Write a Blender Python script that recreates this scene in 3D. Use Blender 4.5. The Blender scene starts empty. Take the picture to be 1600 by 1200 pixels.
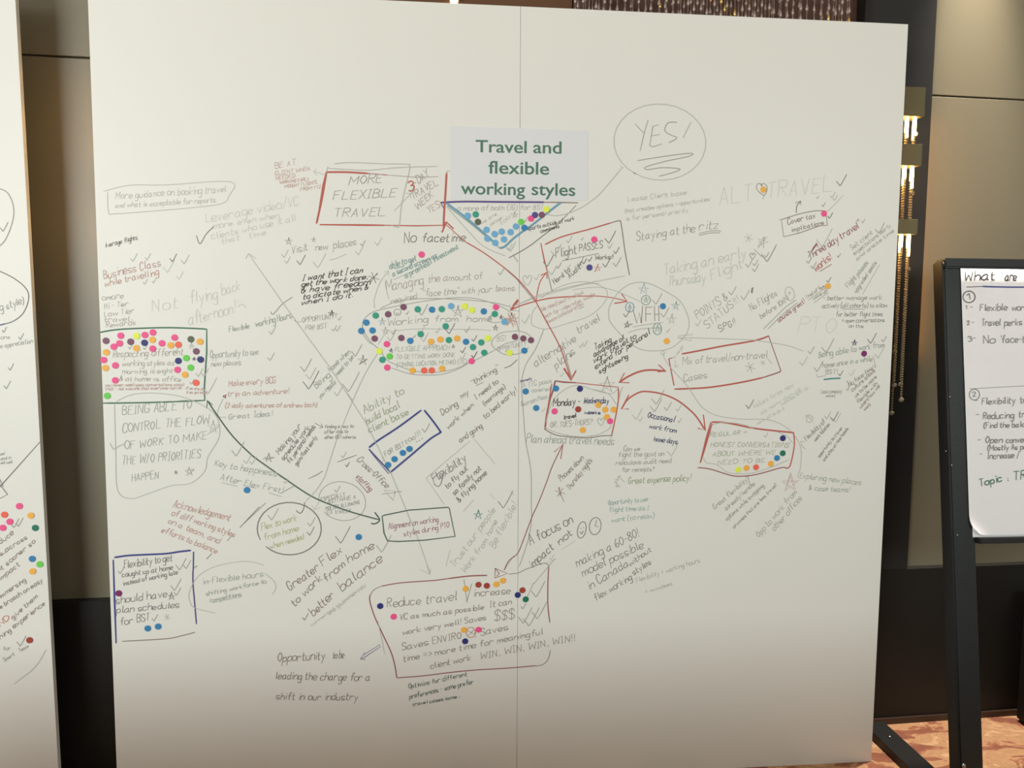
import bpy, bmesh, math, random
from mathutils import Vector, Matrix
random.seed(7)
sc = bpy.context.scene
C = sc.collection

# ------------------------------------------------------------------ camera
CP = Vector((-0.250953973, -2.42581035, 1.49082520))
YAW, PITCH, ROLL, FPX = 0.0975778336, -0.0870517882, 0.00850344315, 1240.0
fw = Vector((math.sin(YAW)*math.cos(PITCH), math.cos(YAW)*math.cos(PITCH), math.sin(PITCH)))
rt0 = Vector((math.cos(YAW), -math.sin(YAW), 0)); up0 = rt0.cross(fw)
rt = math.cos(ROLL)*rt0 + math.sin(ROLL)*up0
up = -math.sin(ROLL)*rt0 + math.cos(ROLL)*up0
cam = bpy.data.cameras.new('camera'); cam.sensor_width = 36.0; cam.lens = 36.0*FPX/1600.0
cam.clip_start = 0.02
co = bpy.data.objects.new('camera', cam); C.objects.link(co)
M = Matrix((rt, up, -fw)).transposed().to_4x4(); M.translation = CP
co.matrix_world = M
sc.camera = co

# ------------------------------------------------------------------ world, lights, exposure
w = bpy.data.worlds.new('world'); sc.world = w; w.use_nodes = True
bg = w.node_tree.nodes['Background']
bg.inputs[0].default_value = (1.0, 0.96, 0.95, 1); bg.inputs[1].default_value = 0.27
vs = sc.view_settings
vs.view_transform = 'Standard'; vs.look = 'None'; vs.gamma = 1.0; vs.use_curve_mapping = False
vs.exposure = 0.05

def area(name, loc, target, sx, sy, power, col):
    l = bpy.data.lights.new(name, 'AREA'); l.shape = 'RECTANGLE'; l.size = sx; l.size_y = sy
    l.energy = power; l.color = col
    o = bpy.data.objects.new(name, l); C.objects.link(o); o.location = loc
    o.rotation_euler = (Vector(target)-Vector(loc)).to_track_quat('-Z', 'Y').to_euler()
    return o
area('window_light', (-4.3, -6.0, 2.2), (-0.3, 0, 1.2), 2.8, 1.5, 276, (0.925, 1.0, 0.98))
area('fill_light', (2.4, -3.4, 2.1), (0.9, 0, 1.0), 1.0, 0.8, 26, (0.95, 1.0, 0.93))  # added fill, well below the ceiling, to lift the board's lower right
area('fill_light', (-2.6, -2.2, 3.3), (-1.6, 0, 1.3), 1.0, 1.0, 5, (0.95, 1.0, 0.93))  # weak unseen fill aimed at the left board

def floor_spot(loc, power, ang, col):
    l = bpy.data.lights.new('floor_spot', 'SPOT'); l.energy = power; l.spot_size = math.radians(ang); l.spot_blend = 0.9
    l.shadow_soft_size = 0.06; l.color = col
    o = bpy.data.objects.new('floor_spot', l); C.objects.link(o); o.location = loc
floor_spot((1.62, 0.17, 3.4), 470, 32, (1.0, 0.90, 0.78))  # unseen spot added to brighten the carpet at right

# ------------------------------------------------------------------ helpers
def unproj(u, v, n=(0, 1, 0), c=0.0):
    d = rt*((u-800)/FPX) + up*(-(v-600)/FPX) + fw
    n = Vector(n); t = (c - CP.dot(n))/d.dot(n)
    return CP + d*t

def lin(c):
    c = c/255.0
    return c/12.92 if c <= 0.04045 else ((c+0.055)/1.055)**2.4
def rgb(t): return (lin(t[0]), lin(t[1]), lin(t[2]), 1)

MATS = {}
def mat(name, col, rough=0.6, metal=0.0, emis=None, es=0.0, spec=0.5, noise=0.0, nscale=20.0, bump=0.0, bscale=200.0, trans=0.0, coat=0.0):
    if name in MATS: return MATS[name]
    m = bpy.data.materials.new(name); m.use_nodes = True
    nt = m.node_tree; b = nt.nodes['Principled BSDF']
    b.inputs['Base Color'].default_value = rgb(col)
    b.inputs['Roughness'].default_value = rough
    b.inputs['Metallic'].default_value = metal
    b.inputs['Specular IOR Level'].default_value = spec
    b.inputs['Transmission Weight'].default_value = trans
    b.inputs['Coat Weight'].default_value = coat
    if emis:
        b.inputs['Emission Color'].default_value = rgb(emis); b.inputs['Emission Strength'].default_value = es
    if noise > 0 or bump > 0:
        tc = nt.nodes.new('ShaderNodeTexCoord')
    if noise > 0:
        n = nt.nodes.new('ShaderNodeTexNoise'); n.inputs['Scale'].default_value = nscale; n.inputs['Detail'].default_value = 5
        nt.links.new(tc.outputs['Object'], n.inputs['Vector'])
        mx = nt.nodes.new('ShaderNodeMix'); mx.data_type = 'RGBA'
        a = [x*(1-noise) for x in rgb(col)[:3]]+[1]; bb = [min(1, x*(1+noise)) for x in rgb(col)[:3]]+[1]
        mx.inputs[6].default_value = a; mx.inputs[7].default_value = bb
        nt.links.new(n.outputs['Fac'], mx.inputs[0]); nt.links.new(mx.outputs[2], b.inputs['Base Color'])
    if bump > 0:
        n2 = nt.nodes.new('ShaderNodeTexNoise'); n2.inputs['Scale'].default_value = bscale; n2.inputs['Detail'].default_value = 3
        nt.links.new(tc.outputs['Object'], n2.inputs['Vector'])
        bp = nt.nodes.new('ShaderNodeBump'); bp.inputs['Strength'].default_value = bump; bp.inputs['Distance'].default_value = 0.002
        nt.links.new(n2.outputs['Fac'], bp.inputs['Height']); nt.links.new(bp.outputs[0], b.inputs['Normal'])
    MATS[name] = m
    return m

def link(name, me, m, parent=None, smooth=False):
    o = bpy.data.objects.new(name, me); C.objects.link(o)
    if m: me.materials.append(m)
    if parent: o.parent = parent
    if smooth:
        for p in me.polygons: p.use_smooth = True
    return o
def bm2(name, bm, m, parent=None, smooth=False):
    me = bpy.data.meshes.new(name); bm.normal_update(); bm.to_mesh(me); bm.free()
    return link(name, me, m, parent, smooth)
def box(bm, c, s, bev=0.0, rot=None):
    r = bmesh.ops.create_cube(bm, size=1.0)['verts']
    for v in r:
        v.co = Vector((v.co.x*s[0], v.co.y*s[1], v.co.z*s[2]))
    if bev > 0:
        es = list({e for v in r for e in v.link_edges})
        g = bmesh.ops.bevel(bm, geom=es, offset=bev, segments=2, affect='EDGES', profile=0.5)
        r = list({v for f in g['faces'] for v in f.verts} | {v for v in r if v.is_valid})
    for v in r:
        if rot: v.co = rot @ v.co
        v.co += Vector(c)
def boxo(name, lo, hi, m, parent=None, bev=0.0):
    bm = bmesh.new(); lo = Vector(lo); hi = Vector(hi)
    box(bm, (lo+hi)/2, hi-lo, bev)
    return bm2(name, bm, m, parent)
def empty(name, loc):
    o = bpy.data.objects.new(name, None); C.objects.link(o); o.location = loc; return o
def tag(o, label=None, cat=None, group=None, kind=None):
    if label: o['label'] = label
    if cat: o['category'] = cat
    if group: o['group'] = group
    if kind: o['kind'] = kind
    return o
def rebase(root, kids):
    """children were modelled in world space: keep them there under the moved empty"""
    for k in kids:
        k.location = k.location - root.location
def extrude_poly(pts, y0, y1, m, name, parent=None, bev=0.0):
    """pts = list of (x,z) seen from -y, slab between y0 (front) and y1"""
    bm = bmesh.new()
    a = [bm.verts.new((x, y0, z)) for x, z in pts]; b = [bm.verts.new((x, y1, z)) for x, z in pts]
    bm.faces.new(a); bm.faces.new(b[::-1]); n = len(pts)
    for i in range(n): bm.faces.new((a[i], b[i], b[(i+1) % n], a[(i+1) % n]))
    bmesh.ops.recalc_face_normals(bm, faces=bm.faces)
    if bev > 0:
        bmesh.ops.bevel(bm, geom=bm.edges[:], offset=bev, segments=2, affect='EDGES')
    return bm2(name, bm, m, parent)
def lathe(bm, prof, c, n=12, axis='z'):
    rings = []
    for r, h in prof:
        ring = []
        for i in range(n):
            a = 2*math.pi*i/n
            p = (r*math.cos(a), r*math.sin(a), h) if axis == 'z' else (r*math.cos(a), -h, r*math.sin(a))
            ring.append(bm.verts.new(Vector(p)+Vector(c)))
        rings.append(ring)
    for k in range(len(rings)-1):
        for i in range(n):
            bm.faces.new((rings[k][i], rings[k][(i+1) % n], rings[k+1][(i+1) % n], rings[k+1][i]))
    bm.faces.new(rings[0][::-1]); bm.faces.new(rings[-1])

# ------------------------------------------------------------------ setting: floor, walls
WA = math.radians(2.5)                       # back wall runs 2.5 degrees off the display board
WN = (-math.sin(WA), math.cos(WA), 0)
WC = WN[0]*1.371 + WN[1]*0.265
def wall_y(x): return (WC - WN[0]*x)/WN[1]
def wpt(u, v, off=0.0): return unproj(u, v, WN, WC-off)
ZT_R = wpt(1457, 149).z; ZT_L = wpt(138, 91).z; ZW = (wpt(1411, 887, 0.03).z+wpt(142, 941, 0.03).z)/2; XP = wpt(1448, 300, 0.03).x
def wslab(name, x0, x1, z0, z1, off0, off1, m, parent=None, bev=0.0):
    """slab lying against the back wall; off = distance in front of the wall plane"""
    bm = bmesh.new()
    d = Vector((math.cos(WA), math.sin(WA), 0)); n = Vector((math.sin(WA), -math.cos(WA), 0))
    vs_ = []
    for x in (x0, x1):
        for off in (off0, off1):
            for z in (z0, z1):
                p = Vector((x, wall_y(x), z)) + n*off
                vs_.append(bm.verts.new(p))
    q = vs_
    for f in ((0, 1, 3, 2), (4, 6, 7, 5), (0, 4, 5, 1), (2, 3, 7, 6), (0, 2, 6, 4), (1, 5, 7, 3)):
        bm.faces.new([q[i] for i in f])
    bmesh.ops.recalc_face_normals(bm, faces=bm.faces)
    if bev: bmesh.ops.bevel(bm, geom=bm.edges[:], offset=bev, segments=1, affect='EDGES')
    return bm2(name, bm, m, parent)

# carpet: mottled tan and russet
fm = bpy.data.materials.new('patterned_carpet'); fm.use_nodes = True; nt = fm.node_tree; b = nt.nodes['Principled BSDF']
b.inputs['Roughness'].default_value = 0.95
tc = nt.nodes.new('ShaderNodeTexCoord'); mp = nt.nodes.new('ShaderNodeMapping'); mp.inputs['Scale'].default_value = (1, 1.8, 1)
n1 = nt.nodes.new('ShaderNodeTexNoise'); n1.inputs['Scale'].default_value = 8; n1.inputs['Detail'].default_value = 8; n1.inputs['Roughness'].default_value = 0.62; n1.inputs['Distortion'].default_value = 0.8
cr = nt.nodes.new('ShaderNodeValToRGB'); e = cr.color_ramp.elements
e[0].position = 0.40; e[0].color = rgb((150, 92, 70)); e[1].position = 0.62; e[1].color = rgb((222, 178, 136))
x = e.new(0.47); x.color = rgb((172, 112, 84)); x = e.new(0.495); x.color = rgb((208, 160, 118)); x = e.new(0.56); x.color = rgb((192, 146, 106))
nt.links.new(tc.outputs['Object'], mp.inputs[0]); nt.links.new(mp.outputs[0], n1.inputs['Vector']); nt.links.new(n1.outputs['Fac'], cr.inputs[0]); nt.links.new(cr.outputs[0], b.inputs['Base Color'])
n2 = nt.nodes.new('ShaderNodeTexNoise'); n2.inputs['Scale'].default_value = 900
bp = nt.nodes.new('ShaderNodeBump'); bp.inputs['Strength'].default_value = 0.5; bp.inputs['Distance'].default_value = 0.003
nt.links.new(tc.outputs['Object'], n2.inputs['Vector']); nt.links.new(n2.outputs['Fac'], bp.inputs['Height']); nt.links.new(bp.outputs[0], b.inputs['Normal'])
tag(boxo('floor', (-5, -8, -0.1), (5, 0.75, 0.0), fm), kind='structure')

M_wall = mat('beige_lacquer', (130, 122, 101), rough=0.38, noise=0.03, nscale=3)
M_black = mat('black_stained_panel', (34, 32, 29), rough=0.5, spec=0.3, noise=0.15, nscale=6)
M_char = mat('charcoal_pillar_paint', (33, 33, 32), rough=0.6, noise=0.05)
M_brown = mat('brown_veneer', (104, 70, 44), rough=0.5, noise=0.08, nscale=8)
M_dark = mat('dark_joint', (84, 76, 62), rough=0.8)
wb = empty('wall_back', (0, wall_y(0)+0.05, 0)); tag(wb, kind='structure')
ks = [wslab('wall_core', -4, 4.5, 0, 3.2, -0.15, -0.012, M_dark, wb),
      wslab('wall_panel', -4, 0.187, ZT_L+0.004, 3.2, -0.012, 0.0, M_wall, wb, 0.0015),
      wslab('wall_panel', 1.30, 4.5, ZT_R+0.003, 3.2, -0.012, 0.0, M_wall, wb, 0.0015),
      wslab('wall_panel', -4, 1.2, 0.50, ZT_L-0.002, -0.012, 0.0, M_wall, wb, 0.0015),
      wslab('wall_panel', 1.30, 4.5, 0.50, ZT_R-0.003, -0.012, 0.0, M_wall, wb, 0.0015)]
rebase(wb, ks)
ks = wslab('wainscot', -4, 4.5, 0.0, ZW, 0.0, 0.03, M_black, wb, 0.002); ks.location -= wb.location
tag(wslab('baseboard_back', -4, 4.5, 0.0, 0.022, 0.03, 0.04, mat('dark_brown_skirting', (62, 44, 34), rough=0.5)), kind='structure')
tag(wslab('trim_1', -0.53, 0.19, 2.30, 3.2, 0.0, 0.012, M_brown), kind='structure')
pl = tag(wslab('wall_pillar', 1.19, XP, ZW, 3.2, 0.016, 0.03, M_char), kind='structure')
tag(wslab('trim_3', 1.19, XP-0.029, ZW, 3.2, 0.0, 0.016, M_dark), kind='structure')
tag(wslab('trim_2', 1.178, 1.19, 2.30, 3.2, 0.0, 0.06, M_black), kind='structure')
tag(boxo('ceiling', (-5, -4.2, 3.45), (5, 0.75, 3.6), mat('ceiling_paint', (225, 220, 205), rough=0.9)), kind='structure')

# ------------------------------------------------------------------ main display board (two white panels) and its neighbour
M_board = mat('white_laminate', (239, 238, 231), rough=0.42, spec=0.35, noise=0.012, nscale=1.5)
M_edge = mat('white_edge_band', (230, 224, 208), rough=0.6)
board = empty('display_board', (0, 0.006, 0))
tag(board, 'large white two-panel display board covered in handwriting and dot stickers', 'board')
def pz(u, v):
    p = unproj(u, v); return (p.x, p.z)
T_ = 0.012
TL, TR, BR, BL = pz(136.5, -21), pz(1419, 38), pz(1361, 1193), pz(184, 1244)
ST, SB = pz(813.5, 10), pz(807.5, 1218)
g = 0.0005
p1 = extrude_poly([(TL[0], TL[1]), (ST[0]-g, ST[1]), (SB[0]-g, 0.0), (BL[0], 0.0)], 0.0, T_, M_board, 'panel', board)
p2 = extrude_poly([(ST[0]+g, ST[1]), (TR[0], TR[1]), (BR[0], 0.0), (SB[0]+g, 0.0)], 0.0, T_, M_board, 'panel', board)
seam = boxo('seam_batten', (-0.03, T_, 0.02), (0.05, T_+0.02, 2.38), mat('grey_batten', (150, 148, 142)), board)
for o in (p1, p2, seam): o.location -= board.location
for sx in (-0.9, 0.9):
    s = boxo('support_block', (sx-0.09, T_, 0.0), (sx+0.09, T_+0.055, 0.03), M_black, board, 0.003); s.location -= board.location

LX0, LX1 = unproj(24, 0), unproj(91, 1200)
sl = (LX1.x-LX0.x)/(LX1.z-LX0.z)
lx = lambda z: LX0.x + sl*(z-LX0.z)
board2 = empty('display_board', (-1.9, 0.006, 0))
tag(board2, 'white display board with handwriting, cut off at the left edge of the view', 'board')
q1 = extrude_poly([(lx(2.42)-1.2, 2.42), (lx(2.42), 2.42), (lx(0), 0.0), (lx(0)-1.2, 0.0)], 0.0, 0.018, M_board, 'panel', board2)
q2 = boxo('support_block', (-2.1, 0.018, 0), (-1.9, 0.06, 0.03), M_black, board2)
for o in (q1, q2): o.location -= board2.location

# ------------------------------------------------------------------ stroke writing
G = {}
for ln in '''a 492907052446 494554
b 0d04 072948452404
c 482908052445
d 4d44 482908052446
e 0647482908052445
f 4c3d2b24 0949
g 482908052446 49412001
h 0d04 07294844
i 1914 1b1c
j 29211001 2b2c
k 0d04 4906 0644
l 1d1525
m 0904 07193734 37596764
n 0904 07294844
o 29080524454829
p 0900 072948452405
q 4940 482908052446
r 0904 07193948
s 4829081636452405
t 1c152434 0939
u 09052445 4944
v 0924 2449
w 0914 1438 3854 5469
x 0944 4904
y 0925 4910
z 0949 4904 0444
A 042d 2d44 1737
B 0d04 0d2d4b2909 2947452404
C 4b3d1d0a07143446
D 0d04 0d2d4a472404
E 0d04 0d4d 0939 0444
F 0d04 0d4d 0939
G 4b3d1d0a0714344648 4828
H 0d04 4d44 0949
I 1d14 0d2d 0424
J 3d36240507
K 0d04 4d08 1944
L 0d04 0444
M 040d 0d37 376d 6d64
N 040d 0d44 444d
O 2d0a0724474a2d
P 0d04 0d3d4b3909
Q 2d0a0724474a2d 2643
R 0d04 0d3d4b3909 1944
S 4b3d1d0b193846341405
T 0d4d 2d24
U 0d061434464d
V 0d24 244d
W 0d14 143a 3a54 546d
X 0d44 4d04
Y 0d29 4d29 2924
Z 0d4d 4d04 0444
0 2d0a0724474a2d
1 0b1d 1d14
2 0b1d3d4b3904 0444
3 0c2d4b3929 294846341405
4 3d08 0848 3d34
5 4d0d 0d09 09394746341405
6 3d1a06243446472816
7 0d4d 4d14
8 290b2d4b2906244629
9 49290b2d4b4914
! 1d17 1514
, 1513
. 1514
: 1817 1514
- 0838
/ 3e03
? 0b2d4b2827 2524
( 2e0b0522
) 0e2b2502
' 1d1b
" 0d0b 2d2b
& 450b1d2b07052448
$ 4b3d1d0b193846341405 2e23
+ 0848 2b25
= 0a4a 0747
> 0b38 3805
* 0a46 4a06 2c24'''.split('\n'):
    k, *st = ln.split(' ')
    G[k] = [[(int(s[i], 16), int(s[i+1], 16)-4) for i in range(0, len(s), 2)] for s in st]

def catmull(pts, sub):
    if len(pts) < 3 or sub < 2: return list(pts)
    out = []
    P = [pts[0]] + list(pts) + [pts[-1]]
    if pts[0] == pts[-1]: P = [pts[-2]] + list(pts) + [pts[1]]
    for i in range(1, len(P)-2):
        p0, p1_, p2_, p3 = P[i-1], P[i], P[i+1], P[i+2]
        for k in range(sub):
            t = k/sub
            out.append(tuple(0.5*((2*p1_[j]) + (-p0[j]+p2_[j])*t + (2*p0[j]-5*p1_[j]+4*p2_[j]-p3[j])*t*t + (-p0[j]+3*p1_[j]-3*p2_[j]+p3[j])*t**3) for j in (0, 1)))
    out.append(tuple(P[-2]))
    return out

def text(s, x0, y0, x1, y1, h, sl=0.18, jit=1.0):
    """strokes in picture pixels of a line written from (x0,y0) to (x1,y1)"""
    adv = []; tot = 0
    for ch in s:
        if ch == ' ': wd = 3.3
        else:
            gl = G.get(ch, G['o']); wd = max(p[0] for st in gl for p in st) + (1.5 if ch not in 'il.,!:\'' else 1.3)
        adv.append(wd); tot += wd
    L = math.hypot(x1-x0, y1-y0); kx = L/max(tot-1.2, 0.5); ky = h/9.5
    ux, uy = (x1-x0)/L, (y1-y0)/L
    out = []; cx = 0
    for ch, wd in zip(s, adv):
        if ch != ' ':
            jr = random.uniform(-0.06, 0.06)*jit; js = 1+random.uniform(-0.12, 0.12)*jit; jy = random.uniform(-0.5, 0.5)*jit
            jx = random.uniform(-0.3, 0.3)*jit
            for st in G[ch] if ch in G else G['o']:
                pp = []
                for (a, b_) in st:
                    a = a + random.uniform(-0.18, 0.18)*jit; b_ = b_ + random.uniform(-0.22, 0.22)*jit
                    lx_ = (cx + jx + a*js + (b_)*sl*ky/kx + b_*jr)*kx
                    ly_ = (b_*js + jy)*ky
                    pp.append((x0 + ux*lx_ + uy*ly_, y0 + uy*lx_ - ux*ly_))
                if st[0] == st[-1] and len(st) > 2: pp[-1] = pp[0]
                out.append(catmull(pp, 3 if h > 9 else 2) if len(pp) > 2 else pp)
        cx += wd
    return out
def sm(*pts, sub=5): return [catmull(list(zip(pts[::2], pts[1::2])), sub)]
def ln(*pts): return [list(zip(pts[::2], pts[1::2]))]
def ck(x, y, s, lean=0.0, left=0.35):
    """tick: x,y is its lowest point, s its height"""
    return [catmull([(x-left*s, y-left*s*1.1), (x-0.12*s, y-0.1*s), (x, y), (x+(0.35+lean)*s, y-0.6*s), (x+(0.55+lean)*s, y-s)], 3)]
def star(x, y, r, rot=0.0):
    p = [(x+r*math.sin(2*math.pi*k*2/5+rot), y-r*math.cos(2*math.pi*k*2/5+rot)) for k in range(6)]
    p[-1] = (p[0][0]+r*0.12, p[0][1]-r*0.1)
    return [[(a+random.uniform(-.1, .1)*r, b_+random.uniform(-.1, .1)*r) for a, b_ in p]]
def ast(x, y, r):
    return [[(x+r*math.cos(a), y+r*math.sin(a)), (x-r*math.cos(a), y-r*math.sin(a))] for a in (0.3, 1.2, 2.2)]
def heart(x, y, r):
    return [catmull([(x, y+r), (x-r*.8, y), (x-r*.8, y-r*.7), (x-r*.3, y-r*.9), (x, y-r*.3), (x+r*.35, y-r), (x+r*.85, y-r*.6), (x+r*.7, y), (x, y+r)], 3)]
def el(x, y, rx, ry, a0=0, a1=370, rot=0):
    n = 28; o = []
    for i in range(n+1):
        a = math.radians(a0+(a1-a0)*i/n); r = math.radians(rot)
        px, py = rx*math.cos(a), ry*math.sin(a)
        o.append((x+px*math.cos(r)-py*math.sin(r), y+px*math.sin(r)+py*math.cos(r)))
    return [o]

def ribbon_mesh(name, strokes, width, mapf, off, nrm):
    """flat ink strokes lying on a surface; strokes in picture px, mapf -> 3D point on that surface"""
    vs_, fs = [], []
    off0 = off
    for ks, st in enumerate(strokes):
        off = off0+(ks % 4)*3e-6
        P = [mapf(*p) for p in st]
        Q = [P[0]]
        for p in P[1:]:
            if (p-Q[-1]).length > 1e-5: Q.append(p)
        if len(Q) < 2: continue
        n = len(Q); base = len(vs_)
        for i in range(n):
            t = (Q[min(i+1, n-1)]-Q[max(i-1, 0)])
            if t.length < 1e-9: t = Q[min(i+1, n-1)]-Q[i] + Vector((1e-6, 0, 0))
            t.normalize(); s = t.cross(nrm).normalized()
            hw = width/2*(0.7 if i in (0, n-1) else 1.0)
            if i == 0: q = Q[i]-t*hw*0.5
            elif i == n-1: q = Q[i]+t*hw*0.5
            else: q = Q[i]
            vs_.append(q+s*hw+nrm*off); vs_.append(q-s*hw+nrm*off)
        for i in range(n-1):
            a = base+2*i; fs.append((a, a+1, a+3, a+2))
    me = bpy.data.meshes.new(name); me.from_pydata([tuple(v) for v in vs_], [], fs); me.update()
    return me

PXM = 0.00193
INK = dict(
 K=(90, 86, 83), D=(138, 136, 133), G=(173, 173, 168), L=(194, 195, 188), F=(212, 213, 206),
 R=(198, 109, 98), RF=(203, 168, 158), RD=(165, 101, 98), BR=(157, 143, 136), TN=(184, 173, 166),
 B=(83, 87, 147), P=(106, 93, 149), N=(78, 81, 120), T=(144, 174, 169), TD=(89, 150, 148), GF=(202, 211, 193),
 OG=(168, 177, 146), GR=(92, 130, 108), DG=(91, 110, 98), GY=(172, 179, 169), SB=(125, 168, 189), Y=(190, 193, 146), MG=(174, 127, 141))
def ink(k): return mat('ink_'+k, INK[k], rough=0.7, spec=0.2)
cnt = [0]
NV = Vector((0, -1, 0))
def bmap(u, v): return unproj(u, v)
def clusters(strokes):
    bb = [(min(p[0] for p in s), min(p[1] for p in s), max(p[0] for p in s), max(p[1] for p in s)) for s in strokes]
    n = len(bb); par = list(range(n))
    def find(i):
        while par[i] != i: i = par[i]
        return i
    sz = [max(b[2]-b[0], b[3]-b[1]) for b in bb]
    for i in range(n):
        for j in range(i):
            gx = max(0, bb[i][0]-bb[j][2], bb[j][0]-bb[i][2]); gy = max(0, bb[i][1]-bb[j][3], bb[j][1]-bb[i][3])
            if math.hypot(gx, gy) <= max(9.3, 0.46*max(sz[i], sz[j])): par[find(i)] = find(j)
    out = {}
    for i in range(n): out.setdefault(find(i), []).append(strokes[i])
    return list(out.values())
def mark(name, col, wpx, strokes, label=None, root=None):
    for part in clusters(strokes): mark1(name, col, wpx, part, label, root)
def mark1(name, col, wpx, strokes, label=None, root=None):
    cnt[0] += 1
    me = ribbon_mesh(name, strokes, wpx*PXM, bmap, 0.0002+(cnt[0] % 60)*1.2e-5, NV)
    o = link(name, me, ink(col), root or board)
    o.location = -(root or board).location
    if label: o['label'] = label
    return o
def note(label, col, wpx, *lines, root=None, **kw):
    s = []
    for l in lines: s += text(*l, **kw)
    wpx = max(0.85, wpx*0.82) if max(l[5] for l in lines) > 8.5 else max(0.8, wpx*0.66)
    return mark('handwritten_note', col, wpx, s, label, root)
def frame(label, col, wpx, *st): return mark('drawn_frame', col, wpx, [q for s in st for q in s], label)
def arrow(label, col, wpx, *st): return mark('drawn_arrow', col, wpx, [q for s in st for q in s], label)
def line(label, col, wpx, *st): return mark('drawn_line', col, wpx, [q for s in st for q in s], label)
def ticks(s, wpx=1.2):
    for t in s.split(';'):
        a = t.split(); mark('tick_mark', a[3] if len(a) > 3 else 'G', wpx, ck(float(a[0]), float(a[1]), float(a[2])))
def stars(s):
    for t in s.split(';'):
        a = t.split(); mark('star_doodle', a[3], float(a[4]) if len(a) > 4 else 1.2, star(float(a[0]), float(a[1]), float(a[2])))
# ------------------------------------------------------------------ writing on the main board, upper left
frame('faint grey box round the booking note', 'L', 1.1, sm(162,299, 203,289.5, 259,289, 360,284, 358,306, 347,318, 306,324, 237,330, 181,334, 170,332, 168,300))
note('faint grey note on booking guidance', 'L', 1.2, ('More guidance on booking travel',181,311,353,300,12), ('and what is acceptable for reports',180,325,337,316,9))
note('small black note about flights', 'K', 1.3, ('Average flights',165,387,215,374,8))
note('very faint green note on using video', 'F', 1.4, ('Leverage video/VC',322,348,466,321,15), ('more. even when',333,358,436,340,10), ('clients who use it all',331,374,463,345,11), ('that   time',347,381,415,367,10))
line('', 'D', 1.3, sm(307,368, 312.5,381, 322,366, 334,354))
note('red and grey note on business class', 'RF', 1.5, ('Business Class',162.5,436,251,415,14), ('while travelling',164,448,248,429,11))
ticks('208 408 12 L;230 406 10 L;269.5 408.5 12 D;288 412 14 L;226 444 8 L;280 436 12 F;193 424 6 L;240 442 7 L;262 425 20 F')
note('grey note about tiers of rewards', 'TN', 1.1, ('@more',159.5,469,193,466,10), ('Hi - Tier',163,482,201,478,9), ('Low Tier',163,495,210,489,9), ('travel',163,503,202,502,8), ('Rewards',166,512,212,507,9))
note('large very faint note about flying back', 'F', 1.3, ('Not',238,487,279,481,21), ('flying',297,475,340,466,20), ('back',347,461,376,453,18), ('afternoon!',295,509,368,489,20))
mark('drawn_face', 'F', 1.2, el(378,482,6,6,200,340)+ln(372,471,373,472)+ln(376,470,377,471))
frame('thick dark green box round the pink-dotted note', 'GR', 2.3, sm(156.3,519.4, 175,516, 200,513.8, 256,512, 300,513, 323,514.4), ln(323,514.4, 323,550, 319.4,603.8, 320,625.6), sm(160.6,630, 237.5,628.8, 320,625.6))
note('grey note on respecting working styles', 'TN', 1.1, ('Respecting different',176,558.5,286,555,12), ('working styles as',191,572,272,570.5,9), ('morning is eight',191,584,270,582.5,8), ('& at home vs office',187,595,283,596,8))
note('tiny reddish note under the working styles note', 'RF', 1.0, ('you never need open conversations about',164,604,288,603,5.5), ('that - not assume that everyone can do',165,610,284,608,5.5), ('if we are no',290,608,318,610,5), ('it as you might',291,615,324,615,5))
ticks('203 545 7 L;226 546 7 L;274 551 9 L;307 562 6 L;299 600 8 L;310 588 12 L;319 588 12 L;325 615 25 L')
stars('303 561 2.6 P 1.5;299 541 5 L')
frame('faint grey outline round the priorities note', 'L', 1.2, sm(182,627, 205,617, 237,614, 275,618, 306,628, 334,645, 343,667, 341,687, 325,714, 320,736, 298,755, 267,759, 235,770, 205,779, 184,766, 181,709, 179,630))
note('faint green-grey note on the flow of work', 'GY', 1.3, ('BEING ABLE TO',191,648,300,638,14), ('CONTROL THE FLOW',191,676,327,661,14), ('OF WORK TO MAKE',195,702,323,686,13), ('THE W/O PRIORITIES',191,726,313,715,14), ('HAPPEN',206,752,248,747,12))
mark('star_doodle', 'L', 1.2, star(333,667,10)+ln(323,679,334,673,344,664))
mark('star_doodle', 'D', 1.1, star(296,737,7,1.2)+ast(275,738,3))
line('', 'L', 1.3, sm(172,692, 178,702, 186,697, 196,693))
note('grey note about seeing new places', 'L', 1.3, ('Opportunity to see',328,560,404,554,12), ('new places',330,573,376,570,10))
note('grey note on flexible working hours', 'GY', 1.3, ('Flexible',358,519,390,513,9), ('working Hours',400,511,456,497,11))
line('', 'G', 1.3, sm(423,487, 427,491, 440,476, 457,464))
ticks('424 522 12 L;422 563 12 L;521 517 9 L;527 517 9 L;530 500 6 L')
note('grey capitals about an opportunity', 'G', 1.2, ('OPPORTUNITY',472,504,527,497,8), ('FOR BST',477,516,510,513,8))
line('', 'G', 1.0, ln(460,500, 464,504, 470,502))
stars('518 490 5 K 1.5')
arrow('long thin grey arrow running down to the lower box', 'L', 1.1, ln(388,396, 441,472, 516,575, 572,661, 612,742, 654,844, 672,896), ln(655.5,889, 671,897, 667,884), ln(671,897, 673,889), ln(384,404, 388,396, 400,404))
line('', 'L', 1.1, sm(592,549, 571,583, 551,626, 541,650), ln(541,650,525,690,507,746,495,765,477,784), ln(541,612,551,626))
note('dark cursive note on getting work done', 'K', 1.5, ('I want that I can',473,439,566,426,10), ('get the work done,',471,448,574,436,9), ('& have freedom',471,458,577,445,10), ('to dictate when &',473,468,575,452,9), ('when I do it.',471,477,551,464,9), sl=0.45)
mark('star_doodle', 'D', 1.2, ast(584,434,9)+ln(577,438,590,428))
note('green note on getting a second screen', 'T', 1.4, ('able to get',609,421,651,407,11), ('a second screen as',614,432,683,402,9), ('a practical investment',634,435,717,388,9))
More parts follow.
